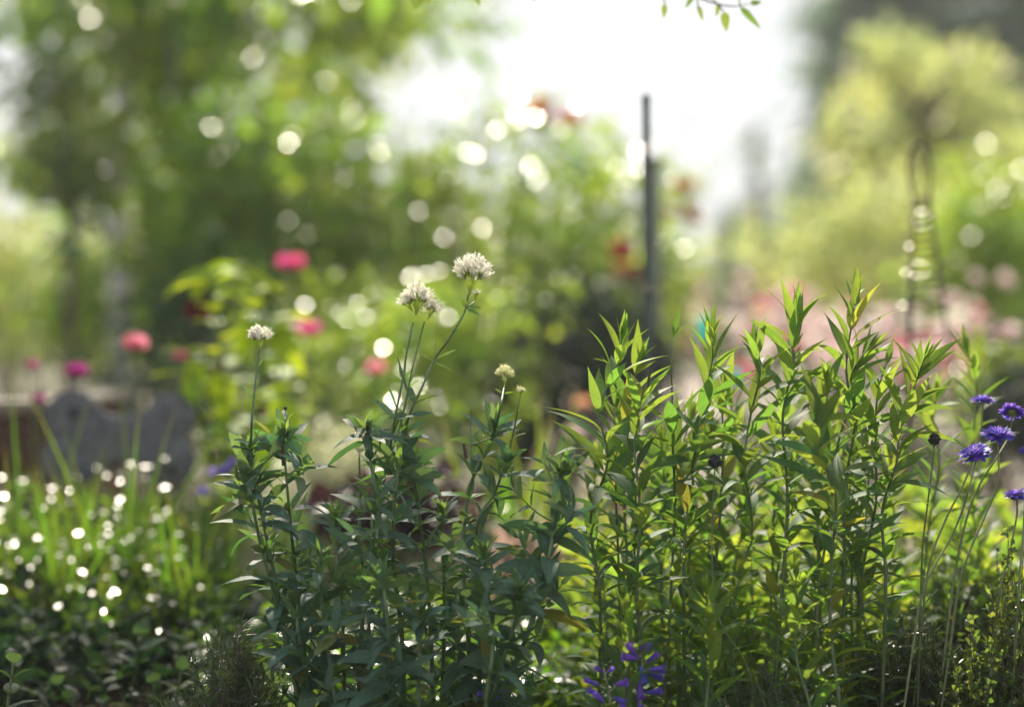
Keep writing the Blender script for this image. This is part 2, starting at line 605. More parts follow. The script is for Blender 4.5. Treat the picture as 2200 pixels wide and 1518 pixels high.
def shrub(name, label, cat, base, ells, nclump, n, L, W, sig, mat, seed, group=None, stems=7, srad=.008, stemmat='twig',
          trunk=None, flat=.5, prof='ovate', partname='foliage', glint=0):
    rg = R(seed)
    t = thing(name, label, cat, base, group)
    C, Dn, _ = cluster_pts(rg, ells, nclump)
    foliage_geo(rg, C, Dn, n, L, W, sig, prof, flat=flat, glint=glint).obj(partname, M[mat], t)
    base = np.asarray(base, float)
    G = Geo()
    if trunk is not None:
        pts, r0, r1 = trunk
        pts = spline(pts, 8)
        tube(G, pts, np.linspace(r0, r1, len(pts)), 10)
        hub = pts[int(len(pts) * .75):]
    else:
        hub = np.array([base])
    for c in C[rg.permutation(len(C))[:stems]]:
        h = hub[rg.integers(len(hub))] + (rg.normal(size=3) * [.03, .03, 0] if trunk is None else 0)
        m = (h + c) / 2 + rg.normal(size=3) * np.linalg.norm(c - h) * .06 + [0, 0, .06 * np.linalg.norm(c - h)]
        p = spline([h, m, c], 5)
        tube(G, p, np.linspace(srad, srad * .3, len(p)), 5)
    G.obj('trunk' if trunk is not None else 'stems', M[stemmat], t)
    return t, C


def E3(x, y, d, rx, ry, rz):
    """ellipsoid: pixel centre at depth d, radii in metres"""
    return (px(x, y, d), np.array([rx, ry, rz]))


def gz(p, z=-.06):
    p = np.array(p, float)
    p[2] = z
    return p


# --- big left tree, grey trunk; its crown goes on above the frame, with clumps added there to shade the valerian
b = gz(px(262, 900, 11))
tr = [b, px(258, 640, 11), px(252, 420, 11), px(262, 250, 11), px(285, 90, 11), px(300, -80, 11.0), (-1.7, 10.5, 3.2), (-1.4, 10.0, 4.3)]
ells = [E3(60, -40, 11, .5, .9, .14), E3(190, 60, 11, .2, .6, .2), E3(140, 290, 11, .25, .6, .12), E3(380, 60, 11, .42, .9, .45), E3(280, 150, 11.8, .3, .4, .2), E3(330, 330, 12.8, .55, .6, .36), E3(110, 330, 12.6, .3, .5, .2), E3(20, 300, 11, .12, .4, .05),
        E3(520, 110, 11.2, .65, .9, .45), E3(480, 300, 11.6, .6, .8, .42), E3(760, 40, 11.2, .55, .8, .3),
        E3(880, -40, 10.5, .5, .8, .25),
        (np.array([-1.16, 9.6, 4.84]), np.array([.47, .6, .40])), (np.array([-1.42, 9.6, 5.3]), np.array([.10, .3, .16])), (np.array([-2.9, 11.2, 2.9]), np.array([.9, .8, .5]))]
shrub('broadleaf_tree', 'large leafy tree with a bare grey trunk, its crown filling the top left', 'tree', b, ells, 135, 4800, .125, .080,
      [.10, .10, .08], 'crown', 11, stems=60, srad=.022, stemmat='greybark', trunk=(tr, .052, .03), flat=.5, glint=420)

# --- slim young tree with a dark narrow crown, tied to nothing but a teal band
b = gz(px(150, 900, 9.5))
tr = [b, px(152, 640, 9.5), px(150, 520, 9.5), px(158, 400, 9.5)]
t, _ = shrub('young_tree', 'slim young tree with thin dark trunk and teal tie, far left', 'tree', b,
             [E3(160, 400, 9.5, .15, .2, .22), E3(150, 300, 9.5, .2, .2, .2), E3(120, 210, 9.6, .22, .25, .2)], 34, 950, .07, .04, [.06, .06, .06],
             'crown_dark', 12, stems=16, srad=.008, stemmat='bark', trunk=(tr, .022, .016))
G = Geo()
p0, p1 = px(151, 545, 9.5), px(151, 515, 9.5)
tube(G, [p0, (p0 + p1) / 2, p1], [.03, .034, .03], 10)
G.obj('tree_tie', M['tie'], t)

# --- tall shrub masses in the middle
shrub('tall_shrub', 'broad sunlit shrub behind the lime green plant, left of the rose thicket', 'shrub', gz(px(480, 900, 9.6)),
      [E3(520, 420, 9.6, .36, .5, .35), E3(640, 300, 9.8, .4, .5, .3), E3(560, 560, 9.4, .45, .5, .4), E3(390, 580, 9.8, .18, .4, .35), E3(720, 470, 9.7, .4, .5, .4)],
      75, 2300, .095, .058, [.085, .085, .07], 'crown', 21, stems=30, glint=150)
t, RC = shrub('rose_thicket', 'tall yellow-green rose thicket in the middle, topped with a few red blooms', 'shrub', gz(px(1080, 950, 9.2)),
      [E3(950, 430, 9.2, .42, .45, .28), E3(1160, 420, 9.0, .45, .45, .33), E3(1290, 470, 9.0, .22, .4, .3), E3(1130, 320, 9.2, .3, .3, .16),
       E3(900, 560, 9.2, .5, .45, .4), E3(1180, 600, 9.0, .5, .45, .4), E3(800, 420, 9.4, .35, .4, .3), E3(1330, 620, 9.0, .2, .4, .35)],
      105, 3200, .066, .044, [.07, .07, .06], 'olive', 22, stems=40, glint=420)
ROSE_THICKET = t
shrub('dark_shrub', 'dense dark shrub low under the rose thicket', 'shrub', gz(px(1200, 1050, 8.3)),  # dark-leaved filler for the dark patch under the thicket
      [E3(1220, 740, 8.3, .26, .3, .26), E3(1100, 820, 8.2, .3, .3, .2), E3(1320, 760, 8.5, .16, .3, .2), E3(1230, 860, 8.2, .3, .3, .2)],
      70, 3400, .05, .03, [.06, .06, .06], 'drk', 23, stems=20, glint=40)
shrub('low_shrub', 'low mid-green shrub at the foot of the thicket, behind the white flower heads', 'shrub', gz(px(900, 1050, 7.8)),
      [E3(850, 760, 7.9, .34, .35, .22), E3(700, 740, 8.0, .3, .35, .22), E3(980, 700, 7.9, .3, .3, .22), E3(800, 900, 7.5, .45, .3, .2)],
      90, 3200, .05, .030, [.07, .07, .06], 'olive', 24, stems=20, glint=150)
shrub('low_shrub', 'hazy grey-green shrub behind the pink cup flowers on the left', 'shrub', gz(px(330, 1050, 8.4)),
      [E3(350, 760, 8.4, .2, .3, .2), E3(430, 660, 8.6, .2, .3, .22), E3(230, 850, 8.4, .3, .3, .12), E3(520, 820, 7.6, .3, .3, .2)],
      70, 2300, .06, .022, [.08, .08, .07], 'sage', 25, stems=20)
# --- right-hand side
shrub('yellow_tree', 'pale yellow-leaved tree on the right, in front of the dark conifers', 'tree', gz(px(1960, 900, 15)),
      [E3(2010, 130, 15, .50, .6, .28), E3(1900, 215, 15, .42, .6, .22), E3(2070, 230, 15, .38, .6, .25), E3(1880, 320, 15, .36, .6, .16), E3(2120, 330, 15.2, .35, .6, .3),
       E3(1960, 380, 15, .40, .6, .22)], 52, 1500, .12, .075, [.075, .10, .055], 'crown_yel', 31, stems=40, srad=.02, stemmat='bark',
      trunk=([gz(px(1965, 900, 15)), px(1968, 600, 15), px(1972, 400, 15), px(1985, 200, 15)], .05, .02))
shrub('yellow_shrub', 'yellow-green shrub behind the rusty obelisk on the right', 'shrub', gz(px(1800, 900, 12)),
      [E3(1760, 520, 12, .32, .4, .2), E3(1880, 470, 12, .32, .4, .25), E3(1900, 580, 12, .35, .4, .2), E3(1720, 590, 12, .18, .4, .12)], 55, 1300, .08, .05, [.08, .1, .06],
      'crown_yel', 32, stems=25, glint=50)
shrub('green_shrub', 'fresh green shrub at the right edge beside the obelisk', 'shrub', gz(px(2130, 950, 10.5)),
      [E3(2130, 480, 10.5, .3, .4, .25), E3(2160, 610, 10.5, .26, .4, .25), E3(2060, 590, 10.6, .18, .3, .18), E3(2180, 380, 10.8, .2, .3, .2)], 60, 2100, .07, .045, [.09, .09, .08],
      'crown', 33, stems=25, glint=60)
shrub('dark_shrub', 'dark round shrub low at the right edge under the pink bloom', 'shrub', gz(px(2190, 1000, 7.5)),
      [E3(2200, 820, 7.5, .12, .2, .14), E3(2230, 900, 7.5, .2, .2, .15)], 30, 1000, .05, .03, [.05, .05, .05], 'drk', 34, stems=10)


def conifer(label, x, d, ytop, w, seed, mat='conifer', n=6500, group=None, name='conifer_tree'):
    rg = R(seed)
    b = gz(px(x, 800, d))
    top = px(x, ytop, d)
    H = top[2]
    t = thing(name, label, 'tree', b, group)
    G = Geo()
    tube(G, spline([b, (b + top) / 2, top], 6), np.linspace(H * .022, .02, 13), 8)
    lim = []
    for i in range(120):
        f = rg.uniform(.08, .97)
        an = rg.uniform(0, 6.28)
        r = w * (1 - f) ** .75 * rg.uniform(.7, 1.05)
        p = b + (top - b) * f
        q = p + np.array([math.cos(an) * r, math.sin(an) * r, -.18 * r])
        lim.append((p, q))
        c = spline([p, (p + q) / 2 + [0, 0, .06 * r], q], 3)
        tube(G, c, np.linspace(.012 * H * (1 - f) + .01, .006, len(c)), 4, cap=False)
    G.obj('trunk', M['bark'], t)
    k = rg.integers(0, len(lim), n)
    a = np.array([l[0] for l in lim])[k]
    e = np.array([l[1] for l in lim])[k]
    u = rg.random((n, 1)) ** .6
    sp = w * .09
    P = a + (e - a) * u + rg.normal(size=(n, 3)) * sp * [1, 1, .7]
    D = nrm(e - a + rg.normal(size=(n, 3)) * w * .35 + [0, 0, -.3 * w])
    G = Geo()
    leaves(G, P, D, np.array([0, 0, 1.]) + rg.normal(size=(n, 3)) * .5, w * rg.uniform(.12, .26, n), w * .06, .5, .2, 'ovate', 2, rg=rg)
    G.obj('crown', M[mat], t)
    return t


conifer('tall dark conifer in the haze behind the yellow tree, left one of the pair', 1905, 34, -420, 2.1, 41)
conifer('tall dark conifer in the haze at the top right corner', 2160, 31, -500, 1.75, 42)
conifer('narrow far conifer standing alone against the white sky', 1625, 26, 262, .52, 43, n=650)
conifer('small far conifer beside the narrow one, only its tip showing', 1560, 30, 430, .5, 44, n=2200)


def far_tree(x, d, ytop, rx, seed, label, mat='crown_far', group=None):
    b = gz(px(x, 800, d))
    top = px(x, ytop, d)
    H = top[2]
    rg = R(seed)
    e = [(b + [rg.normal() * .2 * rx, rg.normal() * .3, H * .62], np.array([rx, rx, H * .38])),
         (b + [-.5 * rx, 0, H * .42], np.array([rx * .6, rx * .6, H * .3])), (b + [.5 * rx, 0, H * .45], np.array([rx * .6, rx * .6, H * .32]))]
    shrub('far_tree', label, 'tree', b, e, 80, 2600, .30, .2, [.22 * rx, .22 * rx, .07 * H], mat, seed, group, stems=14, srad=.05, stemmat='bark',
          trunk=([b, b + [0, 0, H * .3], b + [.1, 0, H * .6]], .13, .06))


ft = [(60, 44, 470, 2.4, 'low pale tree on the horizon at the far left edge'), (330, 48, 400, 3.0, 'hazy tree behind the grey trunk on the left'),
      (620, 46, 330, 3.0, 'hazy tree showing between the left shrubs'), (900, 50, 390, 3.0, 'hazy tree hidden behind the rose thicket'),
      (1190, 48, 470, 2.6, 'hazy round tree behind the right part of the rose thicket'), (1470, 50, 590, 2.0, 'low hazy tree below the white gap in the sky'),
      (1690, 46, 500, 1.8, 'grey-green hazy tree below the narrow conifer'), (1880, 44, 380, 2.2, 'hazy tree behind the yellow shrub'),
      (2120, 42, 330, 2.4, 'hazy tree behind the green shrub at the right edge')]
for i, (x, d, yt, rx, lab) in enumerate(ft):
    far_tree(x, d, yt, rx, 60 + i, lab, group='far trees along the horizon')

# far hedge closing the horizon
rg = R(70)
G = Geo()
n = 9000
P = np.stack([rg.uniform(-18, 18, n), 56 + rg.normal(size=n) * .5, rg.random(n) ** .8 * 1.9 + .15 * np.sin(np.arange(n))], -1)
leaves(G, P, rand_dirs(rg, n), rand_dirs(rg, n) + [0, 0, .5], .35, .26, .3, .2, 'ovate', 2, rg=rg)
tag(G.obj('far_hedge', M['crown_far'], None, (0, 56, 0)), 'long hazy hedge closing the horizon behind the garden', 'hedge', kind='stuff')

# leafy background at the far left
shrub('loose_shrub', 'loose pale green shrub at the far left edge, behind the slim young tree', 'shrub', gz(px(20, 900, 13)),
      [E3(10, 560, 13, .35, .4, .25), E3(60, 660, 13, .3, .4, .22), E3(-40, 680, 13, .3, .4, .25)], 50, 1100, .09, .055, [.10, .1, .08], 'crown_yel', 35, stems=20, glint=20)
shrub('loose_shrub', 'mid-green shrub between the two slim trunks on the left', 'shrub', gz(px(200, 900, 12)),
      [E3(195, 600, 12, .22, .3, .25), E3(180, 720, 12, .3, .3, .22), E3(310, 690, 12.5, .25, .3, .25)], 50, 1300, .075, .045, [.08, .08, .07], 'crown', 36, stems=20, glint=30)

# ---------------------------------------------------------------- blooms
def cup_geo(C, up, r, seed, open_=.5, layers=3, per=5, wid=1.2):
    rg = R(seed)
    G = Geo()
    up = nrm(up)
    A = nrm(np.cross(up, [.3, 1, .1]))
    B = np.cross(up, A)
    for l in range(layers):
        f = 1 - l * .25
        an = np.arange(per) / per * 6.283 + l * .6 + rg.normal(size=per) * .12
        rad = np.cos(an)[:, None] * A + np.sin(an)[:, None] * B
        D = nrm(rad * (open_ + .55 * (1 - l / layers)) + up * .75)
        N = nrm(up * 1.0 - rad * .6)
        leaves(G, np.asarray(C) + rad * r * .08, D, N, r * f * 1.15, r * f * wid, -.9 - .3 * l, -.05, 'round', 5, rg=rg, wave=.1)
    return G


def bloom_on(parent, C, up, r, mat, seed, name='bloom', **k):
    return cup_geo(C, up, r, seed, **k).obj(name, M[mat], parent)


def stem_flower(name, label, x, y, d, r, mat, seed, group=None, lean=0., open_=.4, leaf='blade', nleaf=4, cat='flower', up=(0, 0, 1), base_z=-.03):
    """cup-shaped flower on a bare stem with strap leaves at its foot"""
    rg = R(seed)
    top = px(x, y, d)
    b = np.array([top[0] + lean, top[1] + rg.normal() * .03, base_z])
    t = thing(name, label, cat, b, group)
    c = spline([b, (b + top) / 2 + [lean * -.15, 0, .02], top - nrm(np.array(up, float)) * r * .5], 8)
    G = Geo()
    tube(G, c, np.linspace(.0035, .0025, len(c)), 6)
    G.obj('stem', M['stemw'], t)
    bloom_on(t, top - nrm(np.array(up, float)) * r * .5, up, r, mat, seed, 'flower', open_=open_)
    G = Geo()
    P = b + rg.normal(size=(nleaf, 3)) * [.012, .012, 0]
    an = rg.uniform(0, 6.28, nleaf)
    D = nrm(np.stack([np.cos(an) * .35, np.sin(an) * .35, np.ones(nleaf)], -1))
    leaves(G, P, D, np.stack([-np.cos(an), -np.sin(an), np.full(nleaf, .3)], -1), np.minimum(top[2] * rg.uniform(.45, .8, nleaf), .4), .022, rg.uniform(.1, .7, nleaf), .25, 'blade', 8, rg=rg)
    G.obj('leaf', M['blade'], t)
    return t


for k, (x, y, d, rr, m, up) in enumerate([(1168, 250, 9.0, .070, 'red', (-.5, -.3, 1)), (1222, 268, 9.05, .058, 'red', (.4, -.4, .8)), (1335, 555, 8.5, .062, 'red', (0, -.6, .7)), (1352, 600, 8.5, .055, 'red', (.3, -.5, .6)), (1330, 590, 8.45, .035, 'orange', (-.3, -.5, .6)), (1195, 262, 9.0, .03, 'red', (0, -.4, .8)),
                                          (1010, 300, 9.1, .03, 'rosy', (0, -.4, .8)), (870, 375, 9.2, .03, 'rosy', (0, -.4, .8))]):
    bloom_on(ROSE_THICKET, px(x, y, d), up, rr, m, 300 + k, open_=.5)

# climbing shoot with red blooms right of the stake
b = gz(px(1450, 1000, 9.3))
t, _ = shrub('climbing_rose', 'thin climbing rose right of the dark post, with red blooms against the sky', 'rose', b,
             [E3(1440, 520, 9.3, .07, .1, .12), E3(1430, 640, 9.3, .08, .1, .14), E3(1460, 400, 9.3, .04, .1, .05)], 26, 420, .05, .03, [.04, .04, .05], 'olive', 91, stems=10)
for k, (x, y, rr, up) in enumerate([(1466, 412, .06, (.2, 0, 1)), (1472, 470, .06, (.7, -.2, .5)), (1440, 460, .034, (-.2, -.9, .3))]):
    bloom_on(t, px(x, y, 9.25), up, rr, ['red', 'red', 'palepink'][k], 320 + k, open_=.8)
for q in ([(1470, 430), (1440, 330), (1500, 230), (1545, 190)], [(1475, 480), (1560, 330), (1660, 230), (1700, 170)]):
    c = spline([px(x, y, 9.4 + i * .1) for i, (x, y) in enumerate(q)], 6)
    G = Geo()
    tube(G, c, np.linspace(.004, .0015, len(c)), 4)
    G.obj('shoot', M['twig'], t)
    rg = R(int(q[0][0]))
    s = np.linspace(.1, 1, 9) * arc(c)[-1]
    P, T = along(c, s)
    G = Geo()
    leaves(G, P, nrm(T * .6 + rg.normal(size=(9, 3)) * .6), rand_dirs(rg, 9) + [0, 0, .6], .035, .017, .3, .2, 'ovate', 3, rg=rg)
    G.obj('shoot_leaves', M['olive'], t)


# pink rose drift on the right
drift = [(2060, 700, 9.7), (2010, 770, 9.0), (1480, 655, 9.8), (1560, 690, 10.2), (1640, 660, 10.4), (1720, 640, 10.0), (1690, 720, 9.4), (1790, 690, 9.8), (1860, 740, 9.2), (1900, 690, 9.9), (1980, 700, 9.6), (1800, 790, 8.8), (1620, 800, 8.8), (1960, 790, 8.9)]
dl = ['right of the obelisk', 'low behind the obelisk foot', 'leftmost, beside the dark post', 'behind the turquoise ornament', 'behind the third leafy stem tips', 'behind the tallest leafy stem', 'low, between two leafy stem tips', 'left of the upright leafy tip', 'right of the upright leafy tip',
      'just left of the obelisk', 'behind the obelisk legs', 'low in front of the path', 'low behind the turquoise ornament', 'low between obelisk and leafy stems']
for i, (x, y, d) in enumerate(drift):
    rg = R(400 + i)
    b = gz(px(x, 900, d))
    t, C = shrub('pink_rose_bush', 'low pale pink rose bush, ' + dl[i], 'rose bush', b, [E3(x, y + 75, d, .16, .18, .09), (b + [0, 0, .22], np.array([.13, .13, .12]))], 20, 260, .04, .026, [.045, .045, .045],
                 'sage', 410 + i, 'pink rose bushes in the drift on the right', stems=10, srad=.004)
    for k in range(15):
        c = px(x + rg.normal() * 52, y + 14 + rg.normal() * 34, d - .12 + rg.normal() * .08)
        bloom_on(t, c, (rg.normal() * .4, -.5, .8), rg.uniform(.026, .048), ['palepink', 'palepink', 'palepink', 'palepink', 'white', 'salmon'][rg.integers(6)], 430 + i * 16 + k, open_=.7)

t, _ = shrub('pink_rose_bush', 'rose bush at the right edge with one broad soft pink bloom', 'rose bush', gz(px(2150, 950, 7.6)), [E3(2150, 790, 7.6, .1, .12, .06), E3(2120, 860, 7.6, .12, .12, .08)], 24, 420, .04, .026, [.04, .04, .04], 'olive', 95, stems=9, srad=.004)
for k, (x, y, rr) in enumerate([(2135, 722, .042), (2170, 728, .044), (2010, 775, .035), (2150, 850, .035)]):
    bloom_on(t, px(x, y, 7.5), (.1 * k, -.6, .7), rr, ['palepink', 'palepink', 'palepink', 'palepink'][k], 540 + k, open_=.8)

# post and stake
b = gz(px(1400, 900, 8.5))
top = px(1399, 345, 8.5)
t = thing('wooden_post', 'grey-green wooden post behind the thin dark stake', 'post', b)
G = Geo()
tube(G, [b, (b + top) / 2, top - [0, 0, .03], top], [.044, .042, .040, .033], 12)
G.obj('shaft', M['post'], t)
G = Geo()
tube(G, [top + [0, 0, -.002], top + [0, 0, .012], top + [0, 0, .02]], [.046, .042, .015], 12)
G.obj('cap', M['stake'], t)
b = gz(px(1398, 900, 5.0), -.02)
top = px(1388, 209, 5.0)
t = thing('garden_stake', 'thin dark green garden stake rising above the leafy stems into the sky', 'stake', b)
G = Geo()
n = 40
pts = np.linspace(0, 1, n)[:, None] * (top - b) + b
rad = np.full(n, .0078)
rad[4::5] = .0088
tube(G, pts, rad, 10)
G.obj('cane', M['stake'], t)
G = Geo()
lathe(G, top - [0, 0, .012], (0, 0, 1), [(0, .0086), (.010, .0092), (.016, .0078), (.019, .002)], 10)
G.obj('cap', M['stake'], t)

# thin bright garden air between the plants and the far trees
G = Geo()
a = [(-60, -6, -1.2), (60, -6, -1.2), (60, 90, -1.2), (-60, 90, -1.2), (-60, -6, 24), (60, -6, 24), (60, 90, 24), (-60, 90, 24)]
G.add(a, [[0, 3, 2, 1], [4, 5, 6, 7], [0, 1, 5, 4], [1, 2, 6, 5], [2, 3, 7, 6], [3, 0, 4, 7]])
hm = bpy.data.materials.new('garden_air')
hm.use_nodes = True
hn = hm.node_tree
hn.nodes.remove(hn.nodes['Principled BSDF'])
pv = hn.nodes.new('ShaderNodeVolumePrincipled')
pv.inputs['Color'].default_value = (.92, .95, 1, 1)
pv.inputs['Density'].default_value = .0016
pv.inputs['Anisotropy'].default_value = .45
hn.links.new(pv.outputs[0], hn.nodes['Material Output'].inputs['Volume'])
G.obj('haze', hm, smooth=False)['kind'] = 'stuff'

# twine ties on the stake
t = [o for o in bpy.data.objects if o.name == 'garden_stake'][0]
b0, t0 = gz(px(1398, 900, 5.0), -.02), px(1388, 209, 5.0)
for f in (.42, .66):
    c0 = b0 + (t0 - b0) * f
    an = np.linspace(0, 6.28 * 3, 40)
    c = np.stack([c0[0] + .0098 * np.cos(an), c0[1] + .0098 * np.sin(an), c0[2] + np.linspace(-.006, .006, 40)], -1)
    c = np.vstack([c, c[-1] + [.015, -.006, -.02]])
    G = Geo()
    tube(G, c, .0016, 5)
    G.obj('twine_tie', M['woodtop'], t)
# ------------------------------------------------------------------ mid distance: bone plaque, obelisk, timber beds, lime plant
def bone():
    d = 5.6
    mpp = d / FPX
    b = px(262, 946, d)
    t = thing('bone_plaque', 'dark slate garden plaque shaped like a dog bone, behind the grass blades', 'plaque', gz(b, -.02))
    out = []
    n = 160
    cs = [(-104, 52, 60), (-112, -44, 62), (104, -44, 55), (108, 50, 54)]
    # outline: union of a bar and four discs, read along rays from the centre
    for i in range(n):
        a = 2 * math.pi * i / n
        dx, dy = math.cos(a), math.sin(a)
        best = 0
        for s in np.linspace(0, 190, 381):
            x, y = dx * s, dy * s
            if (abs(x) < 118 and abs(y) < 56) or any((x - cx) ** 2 + (y - cy) ** 2 < r * r for cx, cy, r in cs):
                best = s
        out.append((dx * best, dy * best))
    out = np.array(out)
    out = (np.roll(out, 1, 0) + 2 * out + np.roll(out, -1, 0)) / 4
    out *= mpp
    th = .018
    G = Geo()
    rings = [(1.0, -th / 2 + .004), (1.0, th / 2 - .004), (.965, th / 2), (.5, th / 2 + .001), (.02, th / 2 + .001)]
    V = [[b + [0, 0, 0]]]
    V = []
    for s, yy in [(.02, -th / 2), (.965, -th / 2)] + rings:
        V.append(np.stack([b[0] + out[:, 0] * s, np.full(n, b[1] + 0 - yy), b[2] + out[:, 1] * s], -1))
    k = len(V)
    i = np.arange(k - 1)[:, None] * n
    j = np.arange(n)[None]
    F = np.stack([i + j, i + (j + 1) % n, i + n + (j + 1) % n, i + n + j], -1).reshape(-1, 4)
    G.add(np.concatenate(V), F)
    G.obj('slab', M['slate'], t)
    yf = b[1] - th / 2 - .001
    for (cx, cy, r) in [(-103, 60, 13), (103, -62, 14)]:
        G = Geo()
        lathe(G, (b[0] + cx * mpp, yf, b[2] + cy * mpp), (0, -1, 0), [(0, r * mpp), (.0015, r * mpp), (.002, r * mpp * .6), (.0012, .0004)], 20)
        G.obj('bolt', M['slatedk'], t)
    # worn carved marks across the middle bar (unreadable in the photograph)
    for cx in (-70, 70):
        G = Geo()
        p0 = np.array([b[0] + cx * mpp, b[1] + .005, 0])
        p1 = np.array([b[0] + cx * mpp, b[1] + .005, b[2]])
        tube(G, [p0 - [0, 0, .02], (p0 + p1) / 2, p1 - [0, -.008, 0]], .004, 8)
        G.obj('stake', M['iron'], t)


bone()

# timber sleeper edge on the right and raised timber bed on the left
t = thing('timber_edging', 'dark timber sleeper edging the bed behind the purple scabious, low right', 'edging', (1.5, 4.86, 0))
G = Geo()
zt = px(2100, 1272, 4.8)[2]
box(G, (1.75, 4.86, zt / 2 - .02), (2.3, .085, zt + .04))
G.obj('sleeper', M['wood'], t)
G = Geo()
box(G, (1.75, 4.862, zt + .008), (2.34, .10, .012))
G.obj('capping', M['woodtop'], t)
for xx in (.75, 2.6):
    G = Geo()
    box(G, (xx, 4.94, zt / 2 - .03), (.06, .06, zt))
    G.obj('peg', M['wood'], t)

d = 5.95
zt = px(60, 868, d)[2]
x1 = px(118, 900, d)[0]
t = thing('raised_planter', 'dark timber raised planter with a pale top edge at the far left', 'planter', (x1 - .9, d + .5, -.02))
for k in range(3):
    G = Geo()
    h = zt / 3
    box(G, (x1 - .9, d, h * (k + .5) - .02), (1.8, .045, h - .006))
    G.obj('board', M['wood'], t)
    G = Geo()
    box(G, (x1 - .02, d + .53, h * (k + .5) - .02), (.045, 1.0, h - .006))
    G.obj('board', M['wood'], t)
G = Geo()
box(G, (x1 - .9, d + .01, zt + .0), (1.86, .11, .022))
box(G, (x1 - .02, d + .58, zt - .001), (.11, 1.02, .022))
G.obj('top_edge', M['woodtop'], t)  # top boards toned pale to stand for sunlight on them
G = Geo()
rg = R(5)
X, Y = np.meshgrid(np.linspace(x1 - 1.78, x1 - .06, 50), np.linspace(d + .03, d + 1.0, 30))
Z = zt - .04 + rg.normal(size=X.shape) * .006
i = np.arange(1500).reshape(30, 50)
G.add(np.stack([X, Y, Z], -1), np.stack([i[:-1, :-1], i[:-1, 1:], i[1:, 1:], i[1:, :-1]], -1).reshape(-1, 4))
G.obj('soil_fill', M['soil'], t)


def obelisk():
    d = 5.6
    cx = 1993
    base = gz(px(cx, 800, d), 0)
    t = thing('obelisk_trellis', 'rusty iron garden obelisk with looped top and stacked rings, right', 'trellis', base)
    z = lambda y: px(cx, y, d)[2]
    axis_x = lambda y: px(1977 + (y - 400) * .055, y, d)[0]
    wid = lambda y: (20 + (y - 430) * .125) * d / FPX
    ys = np.linspace(430, 1330, 12)
    for k in range(4):
        an = k * math.pi / 2 + .6
        c = np.array([[axis_x(y) + wid(y) * math.cos(an), base[1] + wid(y) * math.sin(an), z(y)] for y in ys])
        c[-1, 2] = -.02
        G = Geo()
        tube(G, c, .0038, 8)
        G.obj('leg', M['iron'], t)
        # onion loop
        lp = []
        for y, w in [(430, 20), (405, 27), (375, 33), (345, 29), (320, 16), (308, 3)]:
            lp.append([axis_x(y) + w * d / FPX * math.cos(an), base[1] + w * d / FPX * math.sin(an), z(y)])
        G = Geo()
        tube(G, spline(lp, 5), .0036, 8)
        G.obj('loop', M['iron'], t)
    rg = R(8)
    for y in np.concatenate([np.arange(436, 640, 33), np.arange(660, 1250, 60)]):
        r = wid(y) * 1.02
        an = np.linspace(0, 2 * math.pi, 29)
        c = np.stack([axis_x(y) + r * np.cos(an), base[1] + r * np.sin(an), z(y) + .012 * np.sin(an + .5)], -1)
        G = Geo()
        tube(G, c, .0026, 6, cap=False)
        G.obj('ring', M['iron'], t)
    for (x, y) in [(1976, 456), (1970, 488), (1951, 530), (1943, 586), (1936, 657)]:  # small metal discs added, tilted to flash the sun at the camera
        G = Geo()
        c = px(x + 6, y, d)
        r = .0075
        lathe(G, c, (-.05, -.33, .94), [(-.002, .0004), (-.002, r), (0, r * 1.08), (.0012, r), (.0016, .0004)], 16)
        G.obj('glint_disc', M['glint_metal'], t)


obelisk()


def cane_ornament(label, x, y, d, r, h):
    top = px(x, y - h / 2, d)
    bot = px(x, y + h / 2, d)
    b = gz(top, -.03)
    t = thing('cane_topper', label, 'garden ornament', b)
    G = Geo()
    tube(G, [b, (b + top) / 2, top - [0, 0, .01]], .004, 8)
    G.obj('cane', M['twig'], t)
    rr = r * d / FPX
    H = top[2] - bot[2]
    G = Geo()
    lathe(G, bot, (0, 0, 1), [(0, rr), (.004, rr * 1.06), (H * .3, rr * .97), (H * .8, rr * .8), (H * .95, rr * .66), (H, rr * .2)], 20)
    G.obj('cup', M['turq'], t)


cane_ornament('turquoise plastic cup upturned on a cane between the leafy stem tips', 1514, 706, 5.9, 18, 52)
cane_ornament('smaller pale turquoise cup on a low cane behind the leafy stems', 1582, 808, 5.9, 13, 34)

# lime green broad-leaved plant with a drooping maroon flower
rg = R(14)
d = 5.7
b = gz(px(500, 1100, d), -.03)
t = thing('lime_leaf_plant', 'tall lime green broad-leaved plant glowing in the sun, with drooping maroon flowers', 'plant', b)
Gs, Gl = Geo(), Geo()
sp = [[(500, 1150), (490, 900), (470, 720), (452, 585)], [(520, 1150), (545, 900), (560, 720), (545, 600)], [(515, 1150), (590, 950), (600, 800), (590, 690)], [(490, 1150), (440, 950), (420, 840), (400, 760)]]
for q in sp:
    c = spline([px(x, y, d + rg.normal() * .04) for x, y in q], 8)
    c[0][2] = -.02
    tube(Gs, c, np.linspace(.008, .004, len(c)), 7)
    n = 20
    P, T = along(c, np.linspace(.25, 1, n) * arc(c)[-1])
    an = np.arange(n) * 2.4 + rg.random() * 6
    A = np.stack([np.cos(an), np.sin(an) * .7, .15 + 0 * an], -1)
    leaves(Gl, P, A + [0, 0, .25], [0, 0, 1], rg.uniform(.07, .125, n), rg.uniform(.05, .085, n), rg.uniform(.4, 1.1, n), .18, 'ovate', 7, rg=rg, wave=.1)
